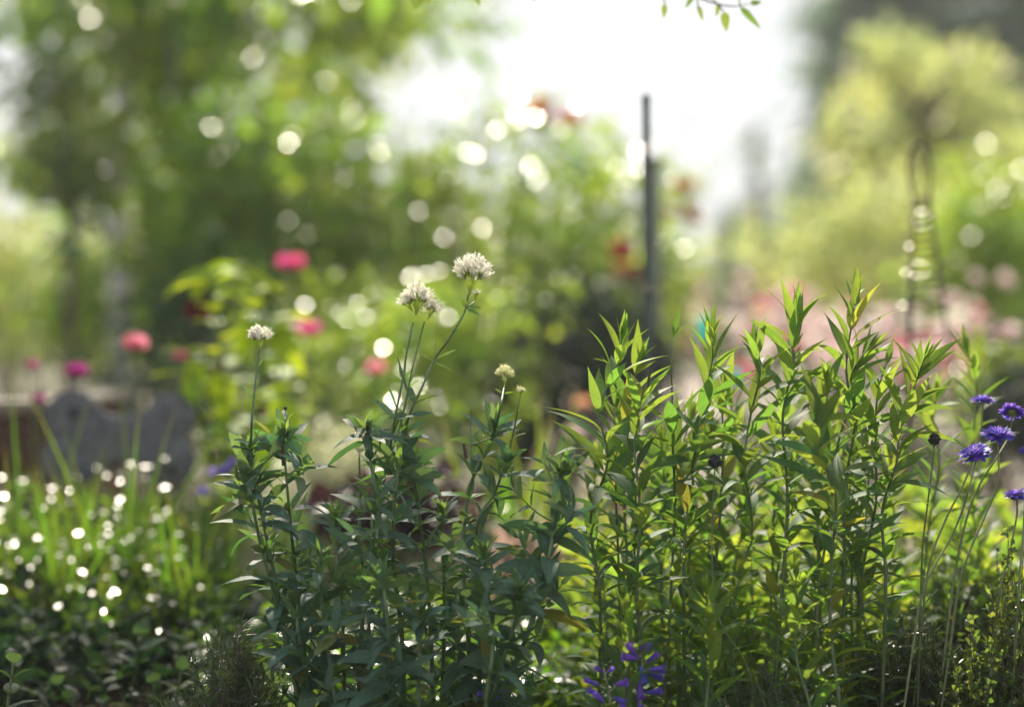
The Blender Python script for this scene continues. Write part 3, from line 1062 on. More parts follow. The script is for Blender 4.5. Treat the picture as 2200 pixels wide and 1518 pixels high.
for (x0, y0, x1_, y1_, w) in [(470, 580, 360, 640, .05), (470, 575, 600, 640, .045), (440, 590, 420, 640, .05), (560, 700, 640, 800, .08), (560, 730, 630, 720, .07), (550, 690, 520, 770, .07), (590, 850, 640, 990, .075), (585, 900, 560, 1000, .07), (430, 780, 400, 880, .06), (470, 800, 480, 900, .07)]:
    a, c = px(x0, y0, d - .03), px(x1_, y1_, d - .08)
    L = np.linalg.norm(c - a) * 1.1
    leaves(Gl, [a], [nrm(c - a) + [0, 0, .35]], [[0, -.5, .9]], L, w, .8, .15, 'ovate', 8, rg=rg)
Gs.obj('stems', M['stemy'], t)
Gl.obj('foliage', M['lime'], t)
for (x, y, r) in [(425, 655, .045), (466, 790, .02), (560, 890, .018)]:
    bloom_on(t, px(x, y - 12, d - .06), (.1, -.3, -.9), r, 'maroon', x, 'flower', open_=.5)

# cup flowers on the left
stem_flower('cup_flower', 'coral pink cup flower, roundest and palest, above the bone plaque', 292, 735, 5.6, .040, 'salmon', 501, 'cup flowers on bare stems', .01)
stem_flower('cup_flower', 'narrow coral pink cup flower against the lime leaves', 388, 762, 5.6, .026, 'salmon', 502, 'cup flowers on bare stems', .02)
stem_flower('cup_flower', 'magenta cup flower at the far left above the planter', 70, 782, 5.6, .022, 'magenta', 503, 'cup flowers on bare stems')
stem_flower('cup_flower', 'darker purple-magenta cup flower right of the far left one', 165, 795, 5.6, .035, 'magenta', 504, 'cup flowers on bare stems')
stem_flower('cup_flower', 'lowest magenta flower half hidden beside the planter corner', 85, 855, 5.6, .02, 'magenta', 505, 'cup flowers on bare stems')
stem_flower('cup_flower', 'deep pink flower highest on the left, above the lime plant', 625, 560, 6.6, .048, 'pink', 506, 'cup flowers on bare stems', open_=.9)
stem_flower('cup_flower', 'bright pink flower right of the lime plant, beside a paler bud', 666, 706, 6.6, .042, 'pink', 507, 'cup flowers on bare stems')
stem_flower('cup_flower', 'pale pink bud touching the bright pink flower', 636, 700, 6.75, .028, 'palepink', 508, 'cup flowers on bare stems')
stem_flower('cup_flower', 'dusty pink flower low in the middle, left of the white heads', 808, 788, 6.6, .036, 'salmon', 509, 'cup flowers on bare stems', .02)
stem_flower('cup_flower', 'coral orange flower low behind the lone side leaf of the leafy clump', 1252, 862, 6.9, .034, 'orange', 510, 'cup flowers on bare stems', open_=.8)
stem_flower('cup_flower', 'peach coloured flower just under the coral orange one', 1235, 925, 6.9, .034, 'palepink', 511, 'cup flowers on bare stems', open_=.8)

# pale domed shrub, plum and rosy leaved clumps
shrub('pale_dome_shrub', 'pale grey-green domed shrub between the two groups of white flower stems', 'shrub', gz(px(740, 1200, 5.5), -.02),
      [E3(735, 975, 5.5, .085, .08, .07), E3(775, 1010, 5.35, .06, .08, .06), E3(705, 1020, 5.35, .06, .07, .06)], 70, 2800, .015, .009, [.014, .014, .014], 'pale', 601, stems=20, srad=.003, flat=.2)
shrub('plum_leaf_clump', 'dark plum leaved clump in the shade under the pale dome', 'plant', gz(px(800, 1200, 5.2), -.02),
      [E3(790, 1090, 5.2, .09, .06, .045), E3(930, 1080, 5.2, .08, .06, .05)], 26, 380, .05, .04, [.03, .03, .025], 'plum', 602, stems=12, srad=.003)
shrub('rosy_leaf_clump', 'dusty rose and green leaved clump seen between valerian and leafy stems', 'plant', gz(px(1170, 1300, 4.8), -.02),
      [E3(1150, 1205, 4.8, .05, .05, .035), E3(1320, 1050, 5.0, .03, .05, .025), E3(1090, 1230, 4.9, .05, .05, .03)], 22, 360, .04, .022, [.02, .02, .02], 'rosy', 603, stems=12, srad=.003)
rg = R(610)
b = gz(px(475, 1180, 4.9), -.02)
t = thing('blue_flower', 'small blue-violet flowers on wiry stems left of the valerian', 'flower', b)
G = Geo()
for k, (x, y) in enumerate([(462, 1018), (485, 1014), (520, 975), (500, 1000), (440, 1060)]):
    e = px(x, y, 4.9)
    tube(G, spline([b + rg.normal(size=3) * [.01, .01, 0], (b + e) / 2 + rg.normal(size=3) * .01, e], 6), .0014, 5)
    bloom_on(t, e, (rg.normal() * .4, -.6, .6), .014, 'bluefl' if k else 'lilac', 611 + k, 'flower', open_=.9, layers=2)
G.obj('stems', M['stemw'], t)

# upright blade clumps
rg = R(620)
bl = [(45, 1120, 745, 5, 'clump of tall grassy blades at the far left, tallest blade nearest the edge'), (150, 1130, 850, 6, 'grassy blades crossing the left end of the bone plaque'), (262, 1120, 770, 7, 'grassy blades crossing the middle of the bone plaque, one glowing yellow'),
      (370, 1130, 880, 6, 'grassy blades at the right end of the bone plaque'), (210, 1150, 905, 8, 'short grassy blades below the bone plaque'), (420, 1150, 960, 7, 'short yellowish blades right of the bone plaque'), (100, 1160, 950, 8, 'short grassy blades below the planter corner')]
for i, (x, y, yt, n, lab) in enumerate(bl):
    d = 4.85 + rg.normal() * .08
    b = gz(px(x, y, d), 0)
    t = thing('grass_clump', lab, 'grass clump', b, 'blade clumps round the bone plaque')
    G = Geo()
    n = int(n * 1.9)
    an = rg.uniform(0, 6.28, n)
    hl = px(x, yt, d)[2] * rg.uniform(.62, 1.0, n)
    D = nrm(np.stack([np.cos(an) * .16, np.sin(an) * .16, np.ones(n)], -1))
    leaves(G, b + np.stack([np.cos(an), np.sin(an), 0 * an], -1) * rg.uniform(0, .05, (n, 1)), D, np.stack([-np.cos(an), -np.sin(an), 0 * an], -1) + rg.normal(size=(n, 3)) * .6, hl, rg.uniform(.006, .012, n), rg.uniform(.0, .8, n), .3, 'blade', 10, rg=rg, twist=rg.normal(size=n) * .6)
    G.obj('blades', M['blade'], t)

# broad arching blades behind the right valerian stems
for i, (x, y, tx, ty, lab) in enumerate([(1120, 1200, 1190, 950, 'broad arching sunlit blade between valerian and leafy clump'), (1090, 1250, 1010, 820, 'upright green blades behind the small white heads'), (1190, 1250, 1190, 830, 'upright blade left of the leafy clump')]):
    d = 5.3
    b = gz(px(x, y, d), 0)
    t = thing('grass_clump', lab, 'grass clump', b, 'blade clumps behind the valerian')
    G = Geo()
    n = 5
    e = px(tx, ty, d)
    dirs = nrm((e - b) + rg.normal(size=(n, 3)) * [.06, .1, .02])
    leaves(G, b + rg.normal(size=(n, 3)) * [.02, .03, 0], dirs, rg.normal(size=(n, 3)) * .5 + [0, -1, 0], np.linalg.norm(e - b) * rg.uniform(.7, 1.05, n), rg.uniform(.014, .024, n), rg.normal(size=n) * .3, .25, 'blade', 10, rg=rg)
    G.obj('blades', M['blade'], t)

# ------------------------------------------------------------------ glossy ground cover (left) and general low cover
def cover(name, label, xr, dr, hfun, n, L, W, mat, seed, tilt=.35, prof='ovate', up=0., glint=0):
    rg = R(seed)
    d = rg.uniform(dr[0], dr[1], n)
    X = (rg.uniform(xr[0], xr[1], n) - 1100) / FPX * d
    hz = hfun(X, d)
    Z = hz * rg.random(n) ** .45
    G = Geo()
    an = rg.uniform(0, 6.28, n)
    D = np.stack([np.cos(an), np.sin(an), rg.normal(size=n) * .35 + up], -1)
    N = np.array([0, 0, 1.]) + rg.normal(size=(n, 3)) * tilt
    sc = rg.uniform(.6, 1.3, n)
    leaves(G, np.stack([X, d, Z], -1), D, N, L * sc, W * sc, rg.uniform(.1, .9, n), .2, prof, 4, rg=rg)
    if glint:  # extra leaves turned so the sun flashes off them into the camera
        kk = rg.integers(0, n, glint)
        Pg = np.stack([X[kk], d[kk], hz[kk] + rg.uniform(.0, .08, glint)], -1)
        Ng = nrm(mirror_normal(Pg) + rg.normal(size=(glint, 3)) * .10)
        leaves(G, Pg, nrm(np.cross(Ng, rand_dirs(rg, glint))), Ng, .018 * rg.uniform(.5, 1.3, glint), .010, .02, 0, prof, 3, None, rg)
    # little stalks
    k = n // 6
    for i in range(k):
        tube(G, [[X[i], d[i], -.005], [X[i] + rg.normal() * .006, d[i], Z[i] * .5], [X[i], d[i], Z[i]]], .0011, 4, cap=False)
    o = G.obj(name, M[mat], None, (0, 4.6, 0))
    return tag(o, label, 'ground cover', kind='stuff')


cover('glossy_ground_cover', 'low bank of small glossy leaves glittering in the sun, lower left', (-200, 480), (4.6, 5.25), lambda X, d: np.clip(.10 + (d - 4.6) * .30 + .025 * np.sin(X * 22) + .02 * np.sin(d * 17), .05, .42), 5200, .040, .011, 'gloss', 700, .8, up=.5, glint=300)
cover('upright_ground_cover', 'fine strappy green leaves glowing in the bank below the bone plaque, left', (-150, 480), (4.65, 5.25), lambda X, d: np.clip(.09 + (d - 4.6) * .30, .05, .42), 2300, .075, .009, 'blade', 703, 1.5, up=1.5)
cover('shaded_ground_cover', 'dark leafy carpet on the soil under the valerian', (430, 1300), (4.0, 5.2), lambda X, d: .06 + (d - 4) * .10 + .02 * np.sin(X * 22), 3200, .036, .016, 'gloss', 701, .45)
cover('shade_toned_ground_cover', 'dark leafy carpet at the bottom left, shade put into its leaf colour', (-200, 560), (4.05, 4.95), lambda X, d: np.clip(.04 + (d - 4.0) * .15 + .03 * np.sin(X * 25), .03, .2), 750, .055, .020, 'shadecover', 704, .9, up=.7)
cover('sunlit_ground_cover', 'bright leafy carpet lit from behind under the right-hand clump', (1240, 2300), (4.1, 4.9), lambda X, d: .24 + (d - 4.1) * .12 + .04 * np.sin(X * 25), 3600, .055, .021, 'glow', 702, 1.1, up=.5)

# sage-like plants low on the left
def sage(label, x, y, d, h, seed, L=.055, wr=.36):
    rg = R(seed)
    top = px(x, y, d)
    b = gz(top + [rg.normal() * .02, 0, 0], -.01)
    t = thing('sage_plant', label, 'herb', b, 'sage plants low on the left')
    c = spline([b, (b + top) / 2 + rg.normal(size=3) * .008, top], 8)
    G = Geo()
    tube(G, c, np.linspace(.0035, .002, len(c)), 7)
    G.obj('stem', M['stemw'], t)
    G = Geo()
    Lc = arc(c)[-1]
    k = max(4, int(Lc / .022))
    s = np.linspace(.15, 1, k) * Lc
    for i in range(k):
        P, T = along(c, s[i:i + 1])
        for j in (0, 1):
            an = i * 1.57 + j * 3.14 + rg.normal() * .2 + .3
            A = np.array([math.cos(an), math.sin(an), 0])
            f = s[i] / Lc
            al = 1.35 - .75 * f ** 3
            D = T[0] * math.cos(al) + A * math.sin(al)
            leaves(G, P, [D], [T[0] * math.sin(al) - A * math.cos(al)], L * (1.1 - .55 * f ** 2) * rg.uniform(.8, 1.15), L * wr, rg.uniform(.2, .8), .2, 'lance', 7, rg=rg, wave=.1)
    G.obj('foliage', M['sage'], t)
    return t


sage('soft sage plant in the dark, its top leaves spread like a cross', 300, 1370, 4.25, .2, 801, .085)
sage('sage plant low at the left, left of the cross-leaved one', 120, 1390, 4.35, .2, 802, .075)
sage('sage plant with bright shining leaves just left of the valerian', 435, 1330, 4.3, .2, 803, .075)
sage('small sage plant at the lower left edge', 30, 1400, 4.3, .2, 804, .07)
sage('short dark sage plant near the frame bottom left of centre', 390, 1440, 4.1, .1, 805, .07)
sage('dim sage plant near the frame bottom, left of the dark twig', 205, 1440, 4.2, .1, 806, .07)

rg = R(820)
spots = [('left edge, behind the corner plant', 60, 1330, 4.4), ('behind the cross-leaved one', 265, 1300, 4.6), ('between two taller sages', 180, 1320, 4.5), ('close to the needle bush', 400, 1370, 4.35),
         ('beside the shining-leaved one', 480, 1290, 4.5), ('highest at the back of the dark patch', 345, 1270, 4.65), ('lowest, at the frame bottom', 110, 1470, 4.15), ('at the frame bottom, near the dry leaf', 330, 1470, 4.1),
         ('at the back left', 120, 1270, 4.7)]
for i, (lab, x, y, d) in enumerate(spots):
    sage('small dusky sage plant low on the left, ' + lab, x, y, d, .1, 821 + i, .06 + .02 * rg.random(), .34)

# crisp plant in the bottom left corner
t = sage('crisp rim-lit plant in the bottom left corner with broad light-edged leaves', 28, 1425, 3.62, .1, 807, .062, .40)
# ------------------------------------------------------------------ white valerian (in focus)
def wcurve(pxs, d, rg, dz=.02, m=8, ground=True):
    pts = [px(x, y, d + rg.normal() * dz) for x, y in pxs]
    if ground:
        a, b = pts[-2], pts[-1]
        sl = (b - a) / max(1e-6, abs(b[2] - a[2]))
        g = b + sl * [1, 1, 1] * (b[2] + .01)
        g[:2] = b[:2] + np.clip(g[:2] - b[:2], -.05, .05)
        g[2] = -.012
        pts.append(g)
    return spline(pts, m)


def umbel(t, C, axis, r, n, seed, name='flower_head', openness=1.0, mat='white', tip=None):
    """domed head: pale green forking branchlets, then tubular white florets with five lobes and one stamen"""
    rg = R(seed)
    axis = nrm(np.asarray(axis, float))
    A = nrm(np.cross(axis, [.2, 1, .1]))
    B = np.cross(axis, A)
    base = C - axis * r * .95
    nsub = 9 if r > .022 else 7
    sub = []
    for i in range(nsub):
        ph = i * 2.4 + rg.normal() * .2
        th = (0.12 + 1.18 * math.sqrt((i + .4) / nsub)) * openness
        sub.append(axis * math.cos(th) + (A * math.cos(ph) + B * math.sin(ph)) * math.sin(th))
    sub = np.array(sub)
    k = rg.integers(0, nsub, n)
    d = nrm(sub[k] + rg.normal(size=(n, 3)) * .26)
    rr = r * rg.uniform(.80, 1.02, n)[:, None]
    inner = C + d * rr * .52 - axis * r * .16
    ftip = C + d * rr + axis * r * rg.uniform(-.04, .06, n)[:, None]
    GB = Geo()
    if tip is not None:      # peduncle joining the head to its stem
        tube(GB, spline([tip, (tip + base) / 2, base + axis * r * .05], 4), .0012, 6)
    for s in sub:
        e = C + s * r * .42 - axis * r * .2
        c = spline([base, base + axis * r * .35 + s * r * .15, e], 4)
        tube(GB, c, np.linspace(.0013, .0009, len(c)) * (r / .03) ** .5, 5)
        for q in range(4):
            e2 = e + nrm(s + rg.normal(size=3) * .4) * r * .2
            tube(GB, [e, (e + e2) / 2 + rg.normal(size=3) * r * .02, e2], [.0006, .0005, .0004], 4)
    # green ovaries
    for i in range(n):
        tube(GB, [inner[i] - d[i] * r * .10, inner[i], inner[i] + d[i] * r * .08], [.0006, .0011, .0007], 4, rnd=.7)
    GF = Geo()
    for i in range(n):
        m = (inner[i] + ftip[i]) / 2
        tube(GF, [inner[i], m, ftip[i]], [.00045, .0006, .0009], 4, cap=False)
    for j in range(5):
        ph = j * 1.2566 + rg.random(n) * .5
        a = nrm(np.cross(d, [.3, .2, 1.]))
        b2 = np.cross(d, a)
        rad = np.cos(ph)[:, None] * a + np.sin(ph)[:, None] * b2
        leaves(GF, ftip, rad + d * .45, d, .0033 * rg.uniform(.8, 1.25, n), .0014, .5, .1, 'petal', 2, rg=rg)
    k2 = rg.random(n) < .8
    tt = ftip[k2]
    leaves(GF, tt, d[k2] + rg.normal(size=tt.shape) * .15, rand_dirs(rg, len(tt)), .0052, .0006, .2, 0, 'needle', 2, rg=rg)
    h = GF.obj(name, M[mat], t)
    o = GB.obj('branchlets', M['bud'], h, org=np.array(t.location))
    return h, base


def leaf_nodes(G, c, ss, rg, L, wr, al, nper=2, curl=(.2, 1.0), prof='ovate', ph0=0., fold=.18, nseg=7, lj=.18, wave=.12):
    """nper leaves at each arc position (from the TIP)"""
    P, T = along(c, ss)
    T = -T          # curves run tip to base
    ref = np.array([.0, -1., .0])
    for i in range(len(ss)):
        a = nrm(np.cross(T[i], ref))
        b = np.cross(T[i], a)
        for j in range(nper):
            ph = ph0 + i * 1.5708 + j * 6.283 / nper + rg.normal() * .3
            A = a * math.cos(ph) + b * math.sin(ph)
            q = al[i] + rg.normal() * .13
            D = T[i] * math.cos(q) + A * math.sin(q)
            N = T[i] * math.sin(q) - A * math.cos(q)
            ll = L[i] * rg.uniform(1 - lj, 1 + lj)
            leaves(G, [P[i] + A * .002], [D], [N], ll, ll * wr[i] * rg.uniform(.85, 1.15), rg.uniform(*curl), fold * rg.uniform(.4, 1.4), prof, nseg, rg=rg, twist=rg.normal() * .25, wave=wave * rg.random())


MP = 3.66 / FPX    # metres per photo pixel in the focal plane


def valerian(label, pxs, d, seed, crown, heads=(), stub=None, bud=None, upper=(), side=(), low=True, spacing=60, Lw=(78, 108), rad=(.0013, .0042), nwh=3):
    """pxs: stem from tip to base. crown: px from the tip where the dense whorl sits. heads: (x, y, r_px, n, open)"""
    rg = R(seed)
    c = wcurve(pxs, d, rg)
    t = thing('white_valerian', label, 'flowering plant', c[-1], 'white valerian stems')
    a = arc(c)
    G = Geo()
    tube(G, c, np.interp(a, [0, crown * MP, a[-1]], [rad[0], rad[0] * 1.7, rad[1]]), 8)
    GY = None
    for br in side:
        cb = wcurve(br, d, rg, .008, ground=False)
        tube(G, cb, np.linspace(.0010, .0016, len(cb)), 7)
    G.obj('stem', M['stemv'], t)
    GL, GT = Geo(), Geo()
    # upper sparse pairs: (arc px, length px, width ratio, angle)
    for (s, L, w, al) in upper:
        leaf_nodes(GT if L < 40 else GL, c, np.array([s * MP]), rg, [L * MP], [w], [al], 2, (.0, .6), ph0=rg.uniform(-.5, .5))
    for br in side:
        cb = wcurve(br, d, rg, .008, ground=False)
        ab = arc(cb)[-1]
        if ab > 60 * MP:
            for f in (.55, .9):
                leaf_nodes(GT, cb, np.array([ab * f]), rg, [34 * MP], [.25], [.6], 2, (.1, .6), ph0=rg.uniform(-.6, .6))
    # crown whorls
    s = crown * MP
    for i in range(nwh):
        leaf_nodes(GL, c, np.array([s]), rg, [(50 + 15 * i) * MP], [.32], [.55 + .35 * min(i, 3)], 3, (.2, 1.0), ph0=rg.uniform(0, 3))
        # axillary tufts of narrow young leaves
        leaf_nodes(GT, c, np.array([s + 3 * MP]), rg, [42 * MP], [.20], [.45], 5, (-.1, .5), ph0=rg.uniform(0, 3), lj=.4)
        s += 16 * MP
    if low:
        ss = np.arange(s + 30 * MP, a[-1] - .03, spacing * MP)
        n = len(ss)
        if n:
            f = np.linspace(0, 1, n)
            leaf_nodes(GL, c, ss, rg, (Lw[0] + (Lw[1] - Lw[0]) * f) * 1.18 * MP, .28 + .11 * f, 1.0 + .5 * f, 2, (.5, 1.5), ph0=rg.uniform(0, 3))
            for q in ss:
                leaf_nodes(GT if rg.random() < .5 else GL, c, np.array([q + 4 * MP]), rg, [rg.uniform(40, 75) * MP], [.20], [.75], 3, (.1, 1.0), ph0=rg.uniform(0, 3), lj=.35)
                # short side shoots fill the clump
                if rg.random() < .42:
                    P, T = along(c, np.array([q]))
                    an = rg.uniform(0, 6.28)
                    e = P[0] + np.array([math.cos(an) * .045, math.sin(an) * .045, .035]) * rg.uniform(.7, 1.5)
                    cb = spline([e, (e + P[0]) / 2 + [0, 0, -.006], P[0]], 4)
                    tube(GT, cb, np.linspace(.0008, .0014, len(cb)), 5)
                    sb = np.array([0., .2, .45]) * arc(cb)[-1]
                    leaf_nodes(GL, cb, sb, rg, np.array([50, 72, 85]) * MP, np.full(3, .24), np.array([.4, .8, 1.1]), 2, (.2, 1.0), ph0=rg.uniform(0, 3))
    GL.obj('foliage', M['valer'], t)
    if GT.n:
        GT.obj('young_foliage', M['valer_young'], t)
    for k, (x, y, r, n, op) in enumerate(heads):
        C = px(x, y, d)
        tip = px(*([pxs] + list(side))[min(k, len(side))][0], d)
        ax = nrm((C - tip) * [1, 1, 1] + [0, -.002, .012])
        umbel(t, C, ax, r * MP, n, seed * 7 + k, openness=op, mat='cream' if r < 22 and n > 20 else 'white', tip=tip)
    if stub:
        p0, p1 = px(*stub[0], d), px(*stub[1], d)
        G = Geo()
        tube(G, [p0, (p0 + p1) / 2, p1], [.0022, .0026, .0028], 8)
        G.obj('cut_stub', M['stub'], t)
    if bud:
        p0 = px(*bud, d)
        G = Geo()
        lathe(G, p0 - [0, 0, .003], (0, 0, 1), [(0, .001), (.002, .0028), (.004, .0030), (.0055, .0022), (.006, .0008)], 10)
        G.obj('bud', M['seed'], t)
    return t


valerian('leftmost flowering valerian, one small bluish-white head on a tall thin stem', [(557, 748), (548, 830), (541, 905), (539, 985), (549, 1040), (566, 1120), (600, 1290), (640, 1500)], 3.64, 1001, 250,
         heads=[(558, 726, 27, 110, 1.0)], upper=[(40, 16, .2, .4), (118, 44, .3, .5), (232, 52, .28, .7)], nwh=2)
valerian('valerian stem topped by a tiny dark round bud above a spreading leaf whorl', [(613, 880), (612, 915), (610, 955), (613, 1000), (620, 1080), (632, 1200), (650, 1350), (660, 1500)], 3.66, 1002, 108,
         stub=((605, 944), (609, 1000)), bud=(613, 877), upper=[(52, 34, .3, .35), (75, 30, .35, .7)], rad=(.0008, .0048), nwh=4)
valerian('valerian stem at the left edge of the clump with a hanging dark leaf, no flower', [(530, 1003), (532, 1030), (540, 1070), (558, 1160), (585, 1260), (620, 1400), (645, 1500)], 3.62, 1003, 22,
         stub=((529, 1000), (531, 1030)), nwh=3)
valerian('tall central valerian carrying the lower of the two big white heads', [(888, 692), (873, 760), (868, 800), (852, 880), (838, 960), (822, 1050), (815, 1200), (830, 1350), (838, 1500)], 3.66, 1004, 300,
         heads=[(899, 642, 37, 105, 1.12), (928, 664, 22, 36, 1.0), (874, 650, 22, 38, 1.0)], side=[[(912, 690), (900, 735), (884, 800), (866, 890), (848, 950)]],
         upper=[(70, 22, .25, .5), (125, 50, .32, .5), (190, 62, .34, .6), (215, 60, .3, 1.0)])
valerian('tall valerian leaning right, carrying the highest white head', [(1006, 632), (998, 670), (982, 700), (960, 735), (936, 768), (905, 835), (880, 890), (866, 950), (850, 1050), (845, 1200), (862, 1350), (868, 1500)], 3.68, 1005, 395,
         heads=[(1016, 590, 47, 165, 1.1), (1022, 634, 13, 8, .6)], side=[[(1020, 648), (1012, 655), (1000, 662)]], upper=[(96, 16, .25, .5), (180, 46, .42, .4), (188, 46, .12, 1.4), (300, 66, .36, .8), (330, 60, .34, 1.2)], rad=(.0013, .0045))
valerian('valerian with a small round creamy head, right of the two big heads', [(1083, 832), (1076, 870), (1062, 925), (1042, 975), (1022, 1010), (1003, 1080), (995, 1200), (1005, 1350), (1012, 1500)], 3.66, 1006, 188,
         heads=[(1085, 806, 21, 60, 1.05)], stub=((996, 952), (1002, 985)), side=[[(1012, 880), (1011, 920), (1012, 950), (1010, 1000)], [(1058, 938), (1030, 950), (1013, 954)]], upper=[(40, 22, .2, .6), (118, 14, .2, .6)])
valerian('slim valerian with the tiniest greenish head, right of the creamy one', [(1117, 850), (1112, 880), (1105, 920), (1093, 970), (1080, 1010), (1062, 1060), (1030, 1110), (1020, 1200), (1030, 1350), (1030, 1500)], 3.65, 1007, 168,
         heads=[(1118, 842, 11, 26, .8)], upper=[(38, 12, .2, .6), (112, 30, .2, .6)], rad=(.0010, .0040))
valerian('flowerless valerian at the right edge with a cut stub and curled wide leaf', [(1210, 968), (1206, 1010), (1203, 1050), (1196, 1110), (1180, 1190), (1160, 1270), (1130, 1370), (1085, 1470), (1060, 1530)], 3.6, 1008, 45,
         stub=((1210, 966), (1208, 995)), nwh=3, Lw=(85, 115))
valerian('low valerian shoot with a small pale green bud head, left of the central stems', [(772, 978), (772, 1020), (771, 1080), (775, 1180), (790, 1300), (800, 1500)], 3.78, 1009, 120, heads=[(772, 968, 15, 40, .8)], nwh=2)
valerian('leafy valerian stem with a cut top just left of the tall central stems', [(788, 905), (789, 935), (795, 985), (805, 1060), (800, 1180), (780, 1320), (770, 1500)], 3.62, 1010, 38, stub=((788, 900), (790, 950)), nwh=4, Lw=(85, 115))
valerian('leafy valerian stem with twin cut stubs and curly young leaves behind the centre', [(876, 932), (880, 970), (888, 1020), (900, 1100), (915, 1220), (925, 1350), (930, 1500)], 3.74, 1011, 70, stub=((876, 930), (884, 995)), nwh=3)
valerian('short front valerian shoot with opposite upright leaves, right of centre', [(1040, 1165), (1042, 1210), (1050, 1290), (1058, 1390), (1045, 1500)], 3.52, 1012, 20, nwh=3, Lw=(80, 120))
valerian('short front valerian shoot low in the middle with two round leaves', [(820, 1230), (828, 1290), (836, 1380), (840, 1500)], 3.5, 1013, 15, nwh=3, Lw=(90, 130))
valerian('low front valerian shoot at the lower left with broad drooping leaves', [(690, 1180), (688, 1260), (700, 1360), (720, 1500)], 3.55, 1014, 15, nwh=3, Lw=(95, 135))
valerian('low valerian shoot behind the round leaves, left of the creamy head stem', [(950, 1080), (952, 1160), (955, 1290), (950, 1500)], 3.8, 1015, 15, nwh=3, Lw=(85, 120))
valerian('low front valerian shoot at the bottom right of the clump', [(1120, 1250), (1108, 1330), (1080, 1420), (1050, 1520)], 3.5, 1016, 15, nwh=3, Lw=(90, 125))
valerian('low valerian shoot at the bottom left, one leaf lit yellow from behind', [(640, 1270), (640, 1350), (655, 1430), (670, 1520)], 3.6, 1017, 15, nwh=3, Lw=(95, 130))
valerian('short valerian shoot filling the bottom centre of the clump', [(905, 1300), (903, 1370), (900, 1440), (900, 1520)], 3.48, 1018, 15, nwh=3, Lw=(95, 135))
valerian('short valerian shoot in the dark middle of the clump, behind the others', [(720, 1090), (726, 1180), (735, 1300), (740, 1500)], 3.85, 1019, 15, nwh=3)

# ------------------------------------------------------------------ lance-leaved clump on the right
def lancer(label, pxs, d, seed, Lmax=125, tuft=True, group='lance-leaved stems of the right-hand clump', bright=False, bare_px=0, spacing=25, stubtop=False):
    rg = R(seed)
    pxs = [(x + (rg.normal() * 10 if 0 < k else 0), y) for k, (x, y) in enumerate(pxs)]
    c = wcurve(pxs, d, rg, .02)
    t = thing('lance_leaf_plant', label, 'leafy plant', c[-1], group)
    a = arc(c)
    G = Geo()
    tube(G, c, np.interp(a, [0, .1, a[-1]], [.0010, .0017, .0026 + .0012 * rg.random()]), 8)
    G.obj('stem', M['stemw'], t)
    GT, GL = Geo(), Geo()
    mpp = d / FPX
    if tuft:
        leaf_nodes(GT, c, np.array([0., 10., 26.]) * mpp, rg, np.array([46., 62, 74]) * mpp, np.full(3, .20), np.array([.12, .24, .38]), 2, (-.15, .25), 'lance', rg.uniform(0, 3), .35, 7, wave=.03)
    # alternate-ish leaves spiralling down
    s = (45 + bare_px) * mpp
    k = 0
    P0 = rg.uniform(0, 6.28)
    while s < a[-1] - .02:
        f = min(1, s / (430 * mpp))
        L = 1.10 * (82 + (Lmax - 82) * min(1, f * 2.2)) * mpp * (1 - .25 * max(0, f - .75) / .25)
        al = .32 + .64 * f ** .75
        leaf_nodes(GT if s < 120 * mpp else GL, c, np.array([s]), rg, [L], [.175 + .06 * f ** .5], [al], 2 if rg.random() < .75 else 1, (.15, .75 + .5 * f), 'lance', P0 + k * 1.75, .28, 8, wave=.05)
        if f > .12 and rg.random() < .35:   # small axillary shoot
            leaf_nodes(GT, c, np.array([s]), rg, [38 * mpp], [.2], [.5], 3, (0, .4), 'lance', rg.uniform(0, 6), .3, 5)
        s += spacing * mpp * rg.uniform(.75, 1.25) * (1 + .45 * f)
        k += 1
    (GT if GT.n else GL).obj('young_foliage', M['willow_tip'], t)
    if GL.n:
        GL.obj('foliage', M['willow'], t)
    if stubtop:
        p0 = c[0]
        G = Geo()
        tube(G, [p0 + [.004, 0, .018], p0 + [.001, 0, .004], p0 - [0, 0, .006]], [.0018, .0021, .0024], 8)
        G.obj('cut_stub', M['stub'], t)
    return t


